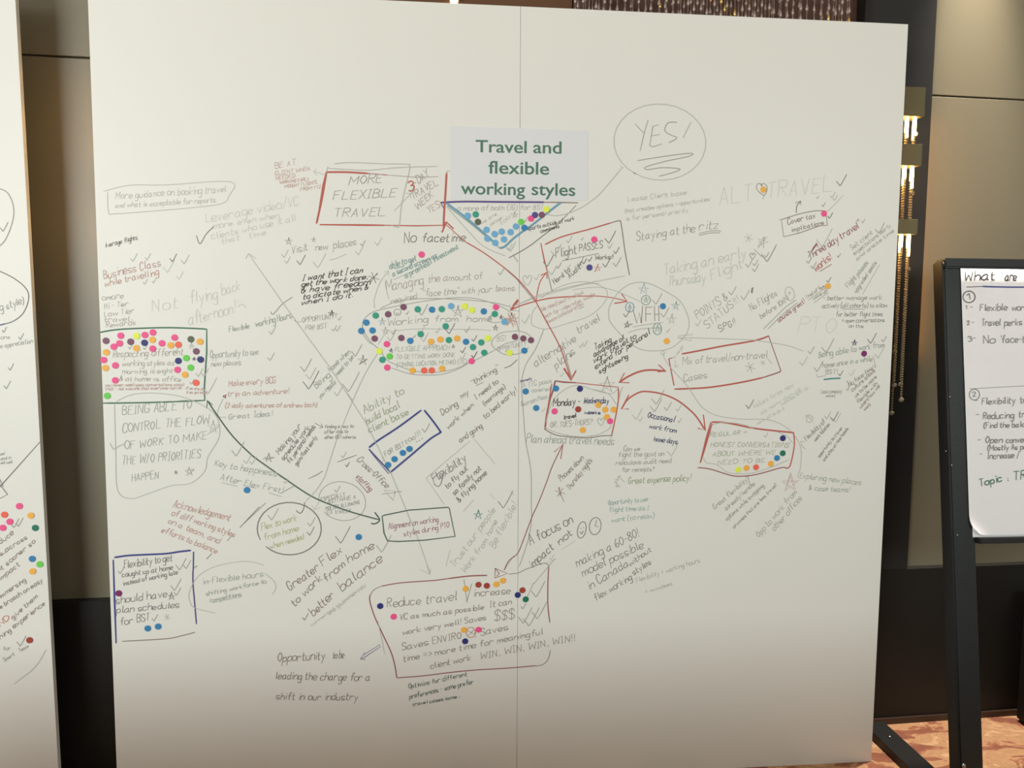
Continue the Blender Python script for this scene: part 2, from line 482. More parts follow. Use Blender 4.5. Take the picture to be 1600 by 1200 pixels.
line('', 'T', 1.4, sm(617,420, 624,418, 632,415.5)); line('', 'T', 1.0, ln(615,437, 640,426, 668,413))
note('brown-grey note on managing face time', 'TN', 1.4, ('Managing',604,456,662,444,17), ('the amount of',669,441,754,436,12), ("required",611,475,651,466,9), ("\"face time\" with your teams",661,463,804,454,11))
line('', 'L', 1.1, sm(602,440, 603,450, 608,468))
arrow('', 'L', 1.2, sm(585.6,482, 585,467.5, 594,441, 607,424), ln(600,425, 607,423, 607.5,431))
# cluster round working from home
frame('thin grey oval round the dotted working from home note', 'G', 1.2, sm(566,512, 568,500, 580,489, 594,484, 637,475, 681,468, 719,465, 750,468, 787,481, 804,496, 810,516), sm(565.6,507.5, 570,520, 580,535, 592,545), sm(594,482, 620,471, 652,467, 700,467, 765,472, 796,479), sm(566,520, 575,533, 587,541, 597,552, 600,557, 610,566, 637.5,577, 662,582, 687,581, 712,576, 731,567, 744,562, 775,546), sm(612,575, 640,584, 662,586, 690,585, 715,577, 731,568))
frame('', 'L', 1.1, sm(611,517.5, 650,514, 700,514.5, 750,515, 767,517)); line('', 'L', 1.1, sm(591,538, 600,524, 610,515))
note('grey line saying working from home', 'G', 1.5, ('Working',606,509,669,503,12), ('from',679,502.5,716,502,10), ('home',729,503,768,502,11), jit=0.6)
line('', 'G', 1.2, sm(763,496, 768,493, 766,497, 763,500, 770,504, 781,503))
note('grey-green capitals on a flexible approach', 'GY', 1.4, ('FLEXIBLE APPROACH',617,549,702,547,8), ('TO GETTING WORK DONE',619,561,711,557.5,6.5), ('(TIMING, LOCATION, METHOD ETC)',620,573,729,568,7))
frame('small grey oval round three plum dots', 'G', 1.2, sm(811,517, 787,519, 775,525, 768,537, 775,546, 790,554, 812,552, 826,543), sm(811,517, 823,521, 830,527), sm(775,546, 790,537, 806,533, 809,527))
note('', 'G', 1.2, ('BST',777,534,792,531,8), ('OPPORTUNITY',777,549,822,539.5,7))
mark('drawn_face', 'G', 1.1, el(621,488,5.5,5)+el(621,489,2,2,0,200)); stars('611 548 3.4 P 1.6;708 542 3 D;602 517 6 G;715.6 487.5 9 D 1.3;783 496 3.4 K 1.5;774 512.5 5 K 1.3;597 503 6 SB')
mark('star_doodle', 'RF', 2.2, star(799,500,10)+ast(798,500,11))
ticks('614 522 8 G;610 532 14 L;659 492 17 G;636 491 5 G;662 533 13 L;702 521 16 D;729 519 9 G;740 533 9 D;722.5 551 9 D;722 561 10 L;740 559 10 K;683 520 8 L;657 521 11 L;820 505 14 L;791 549 3 L')
line('', 'G', 1.3, sm(640,535, 644,529, 650,524))
line('', 'D', 1.3, sm(788,575, 798,571, 808,562))
# red network
arrow('long red diagonal line with red arrowheads at both ends', 'R', 1.7, ln(697,351, 726.5,377.5), sm(726.5,377.5, 756,395, 790,420, 812.5,440, 834,465), sm(834,465, 851,497.5, 875,542.5, 892.5,594))
line('', 'BR', 1.0, sm(789,420, 806,435, 812,442, 835,470)); line('', 'BR', 1.0, sm(878,540, 886,565, 893,590))
arrow('thick red arrowhead', 'R', 3.2, ln(690.6,362.7, 697.6,347, 708,357), ln(692,360, 695,348)); arrow('', 'R', 3.2, ln(881,576, 892.5,594, 899.5,580)); arrow('', 'R', 1.6, ln(882,575, 892,591, 900,578))
line('upright thick red stroke left of the paper sign', 'R', 3.0, sm(697.7,270, 696,302, 694,330, 693,355)); line('', 'L', 1.1, sm(697,272, 699,267, 703,268, 704,270))
frame('red box round the more flexible travel note', 'R', 2.8, sm(510,269, 503,310, 494.5,349), ln(510,269, 505,290, 496,345), sm(510,269, 540.6,269, 575,271), ln(500,351, 572,351.7, 600,352)); frame('', 'R', 1.9, ln(575,271, 605,273.5), ln(600,352, 650,352.8, 692,352)); frame('', 'TN', 1.3, ln(605,273.5, 650,277, 685,276))
frame('', 'L', 1.3, sm(522,256, 548,254, 600,256, 636,256.5, 640,259, 639,270, 628,316.5, 624,351, 620,355, 612,352), sm(512.5,263, 572,266, 620,262, 684,260), ln(510,269,512.5,260))
note('grey capitals reading MORE FLEXIBLE TRAVEL', 'G', 1.5, ('MORE',545,289,597,285,14), ('FLEXIBLE',521,312,618,308,14), ('TRAVEL',521,339,601,337.6,14), jit=.6, sl=0.3)
note('bold red figure three', 'R', 2.4, ('3',639,300,648,297,15)); note('grey and reddish note on a day count of travel', 'TN', 1.4, ('-DAY',649,291,671,274,12), ('TRAVEL',645,312,685,288,12), ('WEEK',652,328,678,306,11)); note('', 'RF', 1.2, ('YES!',670,333,690,322,10)); arrow('', 'L', 1.2, ln(615.6,330, 642,302), ln(634,302,642,302,641,309))
note('small reddish capitals beside the red box', 'RF', 1.2, ('BE AT',430,264,462,257,9), ('CLIENT WHEN',430,274,484,266,6), ('NEEDED',431,281.5,461,277,6), ('WORKING EARLY',437.5,287.6,483,282,5), ('MONDAY FLIGHTS',445,294,495,287,5), ('FROM YYZ',469.5,298.6,501.5,294,5)); arrow('', 'L', 1.2, ln(509,273.6, 490.6,268), ln(494,264,490.6,268,495,274))
note('dark grey words reading No facetime', 'D', 1.8, ('No',632,380,650,377.5,17), ('facetime',659,378,727,377,15), jit=.6)
note('grey note about visiting new places', 'G', 1.4, ('Visit',456,397,481,391,13), ('new',493,392,512,389.5,11), ('places',521,389,557,383,13))
stars('451 377.5 6 D;490 375 4 G'); ticks('469 413 15 D;497 418 22 L;590 383 12 L;566 384 9 G;444 402 12 L;560 398 14 L;448 411 10 L')
line('', 'L', 1.1, sm(515,406, 525,404, 541,397))
# triangle
line('purple line along the top of the drawn triangle', 'P', 3.0, sm(689,316.5, 725,315, 780,315.5, 830,315.8, 850,316)); line('', 'BR', 2.2, ln(850,316, 876,316.3, 903,317))
line('thick blue-green lines of the drawn triangle', 'SB', 3.4, sm(697,317, 729.7,341.5, 765.6,373, 774,381), sm(781,387.6, 789,385, 803,372, 819,360, 831,352, 875,317)); line('', 'T', 1.8, ln(699,322, 735,349, 766,375, 781,388)); line('', 'SB', 2.6, ln(840,344, 858,331, 877,317))
line('', 'L', 1.2, sm(698,323, 728,357, 756,385, 790,400)); line('', 'D', 1.5, sm(795,403, 825,386, 850,367, 870,352), ln(870,352,900,321)); line('', 'D', 1.3, ln(802,399,809,409))
line('', 'P', 1.8, ln(689,317, 695,329)); note('grey line along the top inside the triangle', 'G', 1.2, ('a more of both (IG) for BST',714,329,849,327,8)); note('', 'L', 1.2, ('we are',752,351,777,336,6), ('partner',767,353,786,342,6), ('too!',783,352,800,338,7))
note('small black note crossed by a dark line', 'K', 1.3, ('sports outside of work',825,360,898,344,7), ('commitments',845,364,874,356,6)); ticks('795 391 10 L;798 392 14 L;775 371 12 L;820 347 8 L'); stars('804 336 5 G')
# top right
mark('drawn_face', 'L', 1.3, el(1031,222,72,59.5,118,482,4), 'thin grey circle round the word YES')
note('', 'G', 1.2, ('.',1012,237,1013,237,3)); mark('handwritten_note', 'G', 1.4, ln(992.5,193.7, 1005,207.5)+ln(1012.5,187.5, 1006,210, 1000,236)+ln(1028.7,195, 1020,197.5, 1015,227.5)+ln(1015,227.5,1020,229.5,1034,225)+ln(1017.5,212.5, 1031,210)+sm(1057.5,191, 1044,192, 1038.5,203, 1046,210, 1057.5,215.5, 1045,223)+ln(1079.5,191, 1067,215.5)+sm(996,251, 1040,244, 1079,239.5, 1077,244, 1040,252, 1009,261, 1012,265, 1035,262, 1062.5,264, 1050,270, 1029.5,275.5), 'grey capitals reading YES with a scribble below')
line('', 'L', 1.3, ln(974,262, 969,260), sm(972,262, 940,300, 925,313, 909,324, 887.5,333.4, 869,337, 855,335))
frame('red and grey slanted box round the flight passes note', 'R', 2.0, ln(845,380, 850,405, 855.5,425.6), sm(851.6,382, 868,374, 884,368, 925,357, 955,348)); frame('', 'BR', 1.6, sm(955,348, 967,345, 970.5,350, 976.6,393, 983.6,430), ln(855.5,425.6, 862.5,455)); frame('', 'L', 1.3, sm(810,475, 840,462, 862,455.6, 900,446, 976.6,431)); frame('', 'L', 1.1, sm(800,479,835,466,880,453,915,444,936,443))
note('grey note on flight passes', 'D', 1.4, ('Flight',869,403,901,396,15), ('PASSES',905,393,942,387,12), jit=.7); line('', 'D', 1.2, ln(878,407.6, 935,396)); note('', 'D', 1.5, ('Works!!',930,406,958,404,7), ('Hard to',867,444,891,423,8), ('Audit!',890,435,910,417,9))
ticks('951.5 379.5 19 D;952 388 8 L;855 416 18 D;872 419 9 G;905 415 8 D;912 412 8 D;921 408 7 D;962.5 416 14 G;946 417 13 D;962 396 10 D;888 379 10 L;909 375 4 L;867 399 18 L;862 429 14 L;888 419 6 L'); mark('star_doodle', 'R', 1.3, star(934,419,6)+ln(929,425,933,417)); line('', 'D', 1.2, ln(905,417,912,401))
mark('heart_doodle', 'L', 1.3, heart(824,438,8)); ticks('838 437 9 L;782 429 10 G')
arrow('curved red arrow up to the flight passes box', 'R', 1.6, sm(838,470, 839,460, 844,440, 852.5,427.5)); arrow('', 'R', 2.4, ln(845.6,430, 854,426, 855,435))
arrow('long red arrow across the board between two ovals', 'R', 2.0, sm(797.5,485, 812.5,478, 836,471, 862,465.6, 900,463)); arrow('', 'R', 1.5, sm(900,463, 930,462.5, 955,465, 978,470)); arrow('', 'R', 2.8, ln(971,459, 980,471, 960,474)); arrow('thick red double arrowhead beside the oval', 'R', 2.8, ln(797.5,485, 803,476, 809,468), ln(799,484, 810,470))
arrow('', 'G', 1.0, ln(812,486, 798,485, 796,476))
frame('thin grey oval round the reddish video note', 'L', 1.2, sm(841,477, 833,486, 830,502, 835,510, 855,514, 887.5,505, 920,494, 940,478, 949,462, 944,450, 923,441.5, 900,441, 870,450, 845,466)); line('', 'L', 1.1, sm(895,453, 925,449, 950,451, 975,460, 1000,471))
note('faint red note on video technology', 'RF', 1.2, ('We need best-in-class',847,487,912,459,8), ('tech for video mtgs, waste',850,498,930,462,7), ('team collaboration',856,506,912,477,7)); line('', 'TD', 1.0, ln(905,483,913,479))
frame('large thin grey circle round the letters WFH', 'L', 1.4, sm(951,494, 953,477, 967,456, 983,444.5, 1000,441, 1017,444, 1037.5,454, 1061,469, 1073,489, 1076.6,506, 1072,522, 1056,539, 1037.5,547, 1009,547.6, 990.6,540.6, 972,525, 954.7,504.7, 951,494))
mark('handwritten_note', 'BR', 1.6, ln(989,484, 995,504.7, 999,489, 1002,504.7, 1004,478)+ln(1009,480, 1009,502)+ln(1009,480,1019,480)+ln(1009,491,1017,490.6)+ln(1022.6,478,1023,501.6)+ln(1029,478,1029.7,502)+ln(1022.6,492,1029.7,490.6), 'grey letters reading WFH'); line('', 'L', 1.3, sm(988,511, 1010,507, 1036,504), sm(981,520, 1001,514, 1034,512))
stars('1006 452 8 SB;1056 478 7 TD;1049 499 8 G'); mark('star_doodle', 'T', 1.3, star(1009,469,5)+el(1009,469,7,7.5)); mark('star_doodle', 'SB', 1.3, star(984,480,4)+el(984,480,6.5,7.5)); mark('star_doodle', 'T', 1.4, star(1027,514,6)+el(1027,514,6.5,9))
ticks('978 495 12 D;1025 475 17 G;1037 495 15 G;1043 519 6 L'); mark('star_doodle', 'K', 1.3, star(980,507,5)+ln(976,512,988,506))
note('black cursive note on extending work travel', 'K', 1.5, ('Taking',930,547,955,534,9), ('advantage of',928,558,975,531,9), ('work travel to',928,568,994,529,9), ('extend for personal',930,577,1016,522,9), ('sightseeing',936,584,981,559,8), sl=0.45)
note('grey note on alternative travel plans', 'G', 1.6, ('alternative',837,574,901,532,14), ('travel',904,521,938,501,13), ('plans',869,577,899,552,13), jit=.7); ticks('907 543 8 L;913 541 9 L'); stars('892 556 2 D')
note('grey-green note about passes being covered', 'GY', 1.2, ('A TTC pass',817,606,862,598,8), ('covered',831,613,859,610,7), ('Gotrain Pass',815,635,856,622,8)); note('', 'P', 1.1, ('Kennedy',813,597.5,831,592.5,4))
line('thin grey curve beside the panel seam', 'G', 1.1, sm(850,514, 837.5,544, 824,565, 819,577, 815,597, 816,625, 818,649, 821,687.5, 829.5,736, 830,786, 830.5,811, 826,840, 819,863, 811,885))
frame('red box round the Monday note', 'RD', 2.6, ln(867,595, 880,597, 900,598), sm(867.5,595, 864,610, 859,625, 854,649, 851.4,671)); frame('', 'R', 2.0, ln(900,598, 966,605), sm(966,606, 966,625, 961,655, 955.5,680)); frame('', 'R', 2.2, ln(862,600, 856,638, 852,670)); frame('', 'BR', 1.7, sm(851.4,671, 862,677, 872.5,680.5, 895,683, 919,684, 940,681, 957,680.5))
frame('', 'L', 1.2, sm(853,660, 858,640, 865,625, 880,610, 902,602, 930,610, 955,615, 966,606), sm(851,668, 870,676, 900,682, 930,680, 950,671, 955,664), sm(925,608, 950,615, 963,632))
note('dark writing naming Monday and Wednesday', 'K', 1.7, ('Monday -',864,635,906,632,12), ('travel',881,655,900,652,7), jit=.7); note('navy writing inside the red box', 'N', 1.5, ('Wednesday',912,630,951,630,10), ('weeks',913,647,938,647,6)); note('', 'TN', 1.2, ('OR, TUES-THURS?',860,668,925,663,9))
mark('heart_doodle', 'L', 1.2, heart(939,659,6)); mark('star_doodle', 'BR', 1.3, star(948,602,12)); note('faint green line about planning ahead', 'GY', 1.4, ('Plan ahead travel needs',822,691,959,695,14), jit=.7); line('', 'L', 1.2, sm(973,604, 969,614, 967,625)); ticks('848 643 6 F;877 588 6 F')
arrow('long thin red arrow rising to the Monday box', 'RD', 1.4, sm(787.5,891, 795,876, 809,864, 819,840, 831,808, 841,786, 854,753, 863,728, 879.5,694)); arrow('', 'R', 2.0, ln(866,706, 879.5,694, 876,717))
note('brown-grey note about phones at night', 'BR', 1.2, ('Phones down',877,752,913,717,10), ('Thursday nights',890,766,926,720,9)); mark('star_doodle', 'R', 1.3, ln(874,761,875,775)); mark('star_doodle', 'BR', 1.2, ast(875,769,8)+ln(875,769,881,784))
arrow('short curved red double-headed arrow', 'R', 3.0, sm(967.5,597.5, 980,589, 999,580.6, 1017.5,578, 1040,580)); arrow('', 'R', 2.6, ln(975.6,583, 967.5,597.5, 983,598), ln(1029,570, 1040,580, 1028,581))
arrow('long curved red double-headed arrow', 'R', 2.6, sm(971,639, 981,624, 999,613, 1014,612, 1036,616, 1059,626, 1080,642.5, 1091,655, 1101,671)); arrow('', 'R', 2.6, ln(982.5,617, 971,639, 982,639), ln(1099,648, 1102,672.5, 1090.6,669))
frame('thick red slanted box round the case mix note', 'R', 2.8, sm(1065.6,553, 1095,547.5, 1130,540.6, 1180,532, 1201,525), sm(1192,590, 1155,598, 1105,605.6, 1054,608), ln(1045,561, 1053,602)); frame('', 'RD', 2.0, ln(1201,525, 1220,579), sm(1220,579, 1216,582, 1192,590), ln(1045,561,1050.6,559))
note('grey note on mixing travel and other cases', 'G', 1.4, ('Mix of travel/non-travel',1066,570,1199,559,12), ('Cases',1068,597,1105,590,11), jit=.7); mark('star_doodle', 'G', 1.2, ast(1172,574,8)); mark('star_doodle', 'L', 1.2, ast(1192,567,4)); note('', 'L', 1.0, ('in major',1054,561,1069,541,5)); arrow('', 'L', 1.1, ln(1055,563,1056,573), ln(1053,571,1056,574,1059,570)); line('', 'G', 1.2, ln(1199,560,1206,568))
arrow('thin grey line with an open arrowhead at the circle', 'L', 1.2, sm(1255.6,549, 1230,540, 1182,532, 1161,530.6, 1086,528, 1059,528), ln(1059,528, 1060,525, 1082.5,522.5, 1080,532.5, 1059,528))
line('thin grey curve round the honest conversations box', 'L', 1.2, el(1035.5,551,2.5,3), sm(1037,553, 1038,560, 1047.5,574, 1062,590, 1076,606, 1092.5,631, 1107.5,644, 1127.5,651, 1160,655, 1197.5,655.6, 1222.5,664, 1240,679, 1251,700, 1251,727.5, 1246,746))
frame('thick red box round the honest conversations note', 'R', 2.8, sm(1112,659.5, 1135,660.6, 1177.5,669, 1210,673, 1240,676), ln(1110.6,660, 1104,683, 1094,723), ln(1112.5,662, 1102.5,696, 1095,721)); frame('', 'R', 2.2, sm(1240,676, 1241,696, 1235,726, 1229,732)); frame('', 'RD', 1.8, sm(1229,732, 1221,730.6, 1185,740.6, 1160,744, 1141,742.5, 1110,733, 1090,730.6)); frame('', 'L', 1.2, sm(1112,664,1130,660,1160,663,1180,671), sm(1099,715, 1104,723, 1120,726, 1135,737, 1150,740, 1175,739, 1205,730, 1233,718), sm(1215,675,1230,682,1238,692))
note('olive green capitals on honest conversations', 'OG', 1.5, ('REGULAR +',1109,683,1167,678,7), ('HONEST CONVERSATIONS',1110,698,1232,699,7.5), ('ABOUT WHERE WE',1113,713,1212,710,7.5), ('NEED TO BE',1121,726,1196,722,7), sl=.3); ticks('1196 683 7 L')
note('dark navy note on working from home', 'N', 1.5, ('Occasional',1012,652,1053,660,10), ('work from',1014,669,1056,676,8), ('home days',1021,689,1058,694,9)); ticks('1025.6 631 22 G;1023 642.5 20 G;1042 641 13 G;1059 642 9 L;994 655 18 L;1000 658 7 L;1061 660 7 L;1049 712 20 L')
note('grey note asking about receipts', 'G', 1.3, ('Can we',974,705,1000,704,8), ('fight the govt on',966,714,1038,712,9), ('ridiculous audit need',962,726.6,1048,723,8), ('for receipts?',972,737.5,1022,736,8)); note('olive line praising the expense policy', 'OG', 1.5, ('Great expense policy!',982,756,1079,751,11)); arrow('', 'G', 1.1, ln(975.6,753, 966,744), ln(965,750,966,744,971,744)); note('', 'G', 1.1, ('gift',965,761,966,749,6))
note('faint blue-green slanted note on volume', 'GF', 1.2, ('Values fares new',1178,638,1240,604,8), ('as many disrupt',1190,648,1252,610,7), ('makes all ok',1222,634,1264,607,6), ('work all to do it',1183,664,1226,640,6)); ticks('1170 638 14 D')
note('grey-green note on working from home now and then', 'GY', 1.4, ('Being able to',1279,559,1338,549,10), ('work from',1342,547,1382,542,9), ('home once in a while',1285,575,1363,564,9), ('BST!',1290,585,1308,584,8)); line('thick teal underline', 'TD', 2.4, sm(1287,593, 1300,591.5, 1313,591)); note('', 'G', 1.1, ('Less company',1282.5,615,1315,614,7), ('money',1290,620.6,1305,620,5)); stars('1335 536 4.5 N 2')
ticks('1266 552.5 11 G;1291 550.6 22 G;1254 570.6 14 L;1360.6 536 16 D;1380 534 9 G;1372 559 16 L;1312.5 587 8 D;1277 580 16 G;1330 587 10 F'); line('', 'G', 1.1, ln(1276,584, 1277,589, 1290,587), ln(1364,556, 1368,574, 1363,571)); line('', 'G', 1.2, sm(1322.5,595, 1326,600, 1325,609, 1322,608))
note('small dark slanted note on culture', 'BR', 1.3, ('No face-time',1328,604,1364,577,7), ('culture allows',1332,612,1368,580,7), ('us to be more',1337,621,1370,590,6), ('flexible with',1341,631,1371,600,6), ('when/how we',1345,639,1375,604,6), ('work',1351,642,1361,633,6))
note('dark slanted note on work location', 'D', 1.3, ('Flexibility of',1260,689,1290,660,8), ('work location',1274,690,1297,664,6)); note('small slanted note about hotels', 'D', 1.2, ('opportunity to travel',1280,715,1316,670,5), ('and stay at nice hotels',1288,721,1326,670,5.5)); mark('swirl_doodle', 'L', 1.3, sm(1258,651, 1262,648, 1269,651, 1269,657, 1264,660, 1260,657, 1262,650, 1267,656)); ticks('1292 654 11 L;1302 657 14 D;1306 659 14 L'); line('', 'G', 1.1, ln(1251,691, 1253,697, 1259,702), ln(1250,690,1257,690))
mark('star_doodle', 'RF', 1.3, star(1235,755,14)+star(1234,756,12)); note('grey-green note on exploring new places', 'GY', 1.4, ('Exploring new places',1249,747,1345,758,10), ('& case teams!',1264,766,1327,769,9))
note('dark slanted note praising flexibility', 'BR', 1.4, ('Great flexibility',1117,796,1168,752,8), ('already! handle',1135,798,1180,757,7), ('options while swapping',1136,814,1194,760,7), ('on cases that are less travel!',1147,826,1214,759,6)); line('', 'D', 1.1, ln(1164,746,1168,744,1171,754))
note('grey-green slanted note on other offices', 'GY', 1.4, ('Opp to work from',1186,840,1246,770,10), ('other offices',1211,830,1254,779,10))
note('grey slanted capitals on points and status', 'G', 1.4, ('POINTS &',1090,499,1138,467,13), ('STATUS!!!',1105,514,1156,471,12), jit=.7); note('', 'BR', 1.5, ('SPG!!',1125,519,1150,506,10)); ticks('1143 460.6 13 G;1162.5 468 15 G;1090 509 10 L'); line('', 'D', 2.2, ln(1175,450, 1174,457), ln(1176.5,449, 1175,458))
note('grey slanted note about early flights', 'G', 1.4, ('No Flights',1174,486,1215,461,11), ('before 10AM',1189,498,1233,470,9)); mark('drawn_line', 'L', 1.3, el(1234,459,7,11,0,360,-15)+sm(1231,459,1234,456,1234,461)); line('', 'G', 1.2, sm(1193,514, 1215,492, 1230,478, 1244,469), sm(1200,514, 1220,494, 1246,473)); note('dark reddish words reading sounds great', 'RD', 1.6, ('sounds great!',1217,504,1258,472,8), jit=.7); note('small note underlined twice near an orange dot', 'BR', 1.2, ('Tired of 4am',1260,467,1289,449,6.5), ('wake up!',1271,469,1293,455,5.5)); line('', 'OG', 1.3, ln(1263,469, 1291,449), ln(1272,473, 1294,457)); ticks('1294 441 8 D')
note('faint green note on an early flight', 'GF', 1.6, ('Taking an early',1038,430,1166,402,18), ('Thursday',1044,447,1102,440,17), ('Flight',1112,437,1162,418,17), jit=.7)
mark('star_doodle', 'L', 1.3, ast(1169.5,372,7)); mark('star_doodle', 'G', 1.4, star(1191,379,9,.3)+ln(1184,388,1198,370)); mark('heart_doodle', 'G', 1.3, heart(1176,400,5)); ticks('1169 417 13 G;1179 415 9 G;1179 424 12 G;1197 402 8 G;1199 408 26 D'); line('', 'G', 1.3, ln(1178,389, 1190,401, 1191,396))
note('grey note about staying at a hotel', 'G', 1.5, ('Staying at the',995,376,1086,362,14), ('ritz',1092,360,1123,357,15), jit=.7); line('', 'G', 1.2, sm(1092,365, 1110,361, 1127,361), sm(1092,368, 1110,364, 1125,364))
note('faint grey three-line note beside the YES circle', 'L', 1.1, ('Lease Client base',981,315,1073,304,9), ('that creates options + opportunities',976,333,1109,314,7), ('is for personal priority',978,345,1075,331,7)); note('very faint large capitals near the top right', 'F', 1.4, ('ALT',1124,321,1176,313,28), ('TRAVEL',1198,309,1300,299,26), jit=.6); mark('heart_doodle', 'G', 1.3, sm(1190,291, 1188,287, 1183,288, 1182,294, 1186,300, 1194,305, 1198,298, 1198,291, 1194,287, 1190,288, 1191,291)+ln(1194,305, 1192,311))
frame('thin grey-brown box round the tax note', 'BR', 1.3, sm(1218,344, 1250,334, 1274,329.5, 1290,329.5), ln(1291,336, 1292.5,352, 1280,353, 1249,364, 1224.5,370, 1221,345)); note('grey note about covering tax', 'BR', 1.4, ('Cover tax',1231,351,1274,340,9), ('implications',1237,362.5,1288,350,8)); arrow('', 'D', 1.4, sm(1244,332.6, 1245,322, 1251,315), ln(1243,317, 1251,314, 1251,320)); ticks('1313 290 18 D;1286 322.5 6 G;1296 341 9 D;1300 309 9 L;1304 313 8 L;1277 310 4 L'); line('', 'L', 1.2, ln(1292.5,331, 1318,305))
note('reddish slanted note on three day travel', 'RD', 1.5, ('Three day travel"',1266,405,1346,354,12)); note('red word below the slanted note', 'R', 1.6, ('works!',1275,425,1300,404,12), jit=.7); arrow('', 'RD', 2.0, ln(1268,393, 1276,382), ln(1270,388,1276,380,1278,386)); arrow('', 'D', 1.2, ln(1263,402,1270,388)); ticks('1285 385 28 L;1310 402 6 G;1263 411 9 G;1270 419 10 G;1348 348 6 L'); line('', 'RD', 1.4, ln(1281,424,1299,413))
note('light grey-green slanted note by the right edge', 'GY', 1.3, ('Set client',1331,391,1364,365,8), ('expectations early',1335,399,1392,354,7), ('and onsite time',1339,407,1397,362,6)); ticks('1373 364 16 GY'); note('grey-green slanted note on upgraded seats', 'GY', 1.3, ('Flight passes',1326,451,1357,411,9), ('upgraded seats',1338,458,1370,411,7)); line('', 'G', 1.2, ln(1347.5,460, 1374,414))
note('dark note on managing work actively', 'D', 1.4, ('- better manage work',1286,469,1378,468,7.5), ('actively (all cohorts) to allow',1284,481,1386,480,7.5), ('for better flight times',1306,494,1379,494,7.5), ('+ open conversations',1315,504,1382,503,7), ('on this',1326,512,1349,512,6)); line('', 'D', 1.2, ln(1316,483,1351,483)); note('very faint large capitals', 'F', 1.3, ('PTO',1245,520,1306,520,28))
# middle and lower left
note('reddish note about an adventure trip', 'RF', 1.5, ('Make every BCG',357,604,430,598,10), ('trip an adventure!',356,619,451,615,9), ('(2 daily adventures of andrew btch)',352,637,495,636,8)); note('grey words reading great idea', 'G', 1.4, ('Great Idea!',357,655,425,650,9)); mark('drawn_arrow', 'RD', 2.6, ln(349,619,353,617,352,622,349,619)); line('', 'L', 1.2, sm(349,623, 341,640, 341,650, 347,652, 353,652))
arrow('long dark green curved arrow from left box to the lower middle', 'DG', 2.2, sm(324,626, 343,654, 364,682, 390,708, 405,720, 445,748, 486,775, 520.6,790, 552,801, 592,812)); arrow('', 'DG', 2.2, sm(585.5,800.5, 593,812, 587,818, 580,818)); arrow('', 'DG', 1.8, ln(323,638, 324,625.6, 332,632.6))
note('grey-green note on the key to happiness', 'GY', 1.4, ('Key to happiness :',335,728,438,746,11), ('After Flex First!',344,750,441,770,10)); line('', 'G', 1.2, ln(346,754,371,760), ln(380,758,400,763), ln(420,770,440,776)); ticks('369.5 712 22 G;385 724 14 L;394 725 12 L;446 755 8 L'); line('', 'D', 1.3, ln(380,819, 415,786), ln(482,748, 495,742, 504,736), ln(438,771,460,759), ln(355,845,363,836)); line('', 'D', 1.6, ln(375,824,405,792), ln(323,873,331,865), ln(304,887,308,884))
note('dark slanted note on making schedules work', 'D', 1.4, ('Making your',436,710,471,667,9), ('schedule work',443,720,484,669,8), ('fit personal needs',453,725,493,667,8), ('gain/fast early',464,728,496,684,7)); note('small dark note on other groups', 'D', 1.2, ('finding a way to',507,669,552,668,6), ('offer this to',507,677.5,544,676.5,6), ('other BST cohorts',507,685.5,556,685,5.5)); arrow('', 'D', 1.2, ln(492,661, 503,667), ln(499,669,504,668,502,662)); mark('star_doodle', 'D', 1.3, star(420,716,7)+ln(411,717,429,715))
note('grey-green slanted note on being home', 'GY', 1.4, ('Being',494,607,517,588,11), ('home when',516,581,548,551,9), ('you really',500,623,525,597,7), ('need to be',527,588,553,559,8)); ticks('545 611 30 G;483 607 28 D;476 580 20 G;484 592 18 L;555.6 556 18 G;527 618 14 L'); mark('star_doodle', 'D', 1.3, star(566.6,563,8)+ln(561,569,573,561)); line('', 'G', 1.1, ln(514,611,525,597))
note('olive note on building a client base', 'OG', 1.5, ('Ability to',570,646,632,614,13), ('build local',573,663,625,637,12), ('client base',577,677,639,647,12), jit=.8)
frame('thick blue slanted box with four blue dots inside', 'B', 3.0, sm(577,699, 583,694, 594,686, 625,665.6, 658,641), sm(663,641, 675,656, 687.5,673.4, 686.7,676.6, 672,686, 640.6,712.5, 610,738), ln(576.6,702, 610,738)); frame('', 'P', 1.3, ln(578,705, 607,740, 612,737)); note('grey capitals inside the blue box', 'G', 1.3, ('FOR BST',603,714,632,696,8), ('too!!!',634,694,657,680,9)); ticks('664 675 14 G'); line('', 'D', 1.8, ln(650.5,690.5,651.5,690), ln(654.5,688.5,655.5,688), ln(659,685.5,660,685)); arrow('', 'L', 1.0, ln(597,722,600,718,596,714))
note('brown note sloping down on cross office staffing', 'BR', 1.4, ('Cross-Office',557,719,603,763,11), jit=.7); note('', 'MG', 1.4, ('staffing',556,745,578,768,9)); line('', 'MG', 1.2, ln(556,749,573,768,577,769)); mark('star_doodle', 'BR', 1.1, ln(597,772, 628,768, 600,766, 615,782, 617,768)); line('', 'D', 1.3, ln(527,722, 543,716, 557,711)); ticks('542 729 7 D;536 715 9 L')
note('dark slanted note on doing the thinking early', 'BR', 1.4, ('Doing',691,649,716,633,10), ('my',721,623,733,615,9), ('"thinking"',738,602,780,578,9), ('work when',701,671,740,634,8), ('I need to',744,624,779,598,8), ('(mornings)',757,634,790,606,8), ('and going',719,692,754,667,9), ('to bed early!',758,655,808,612,9), jit=.7); line('', 'BR', 1.2, ln(744,602.5,755,597))
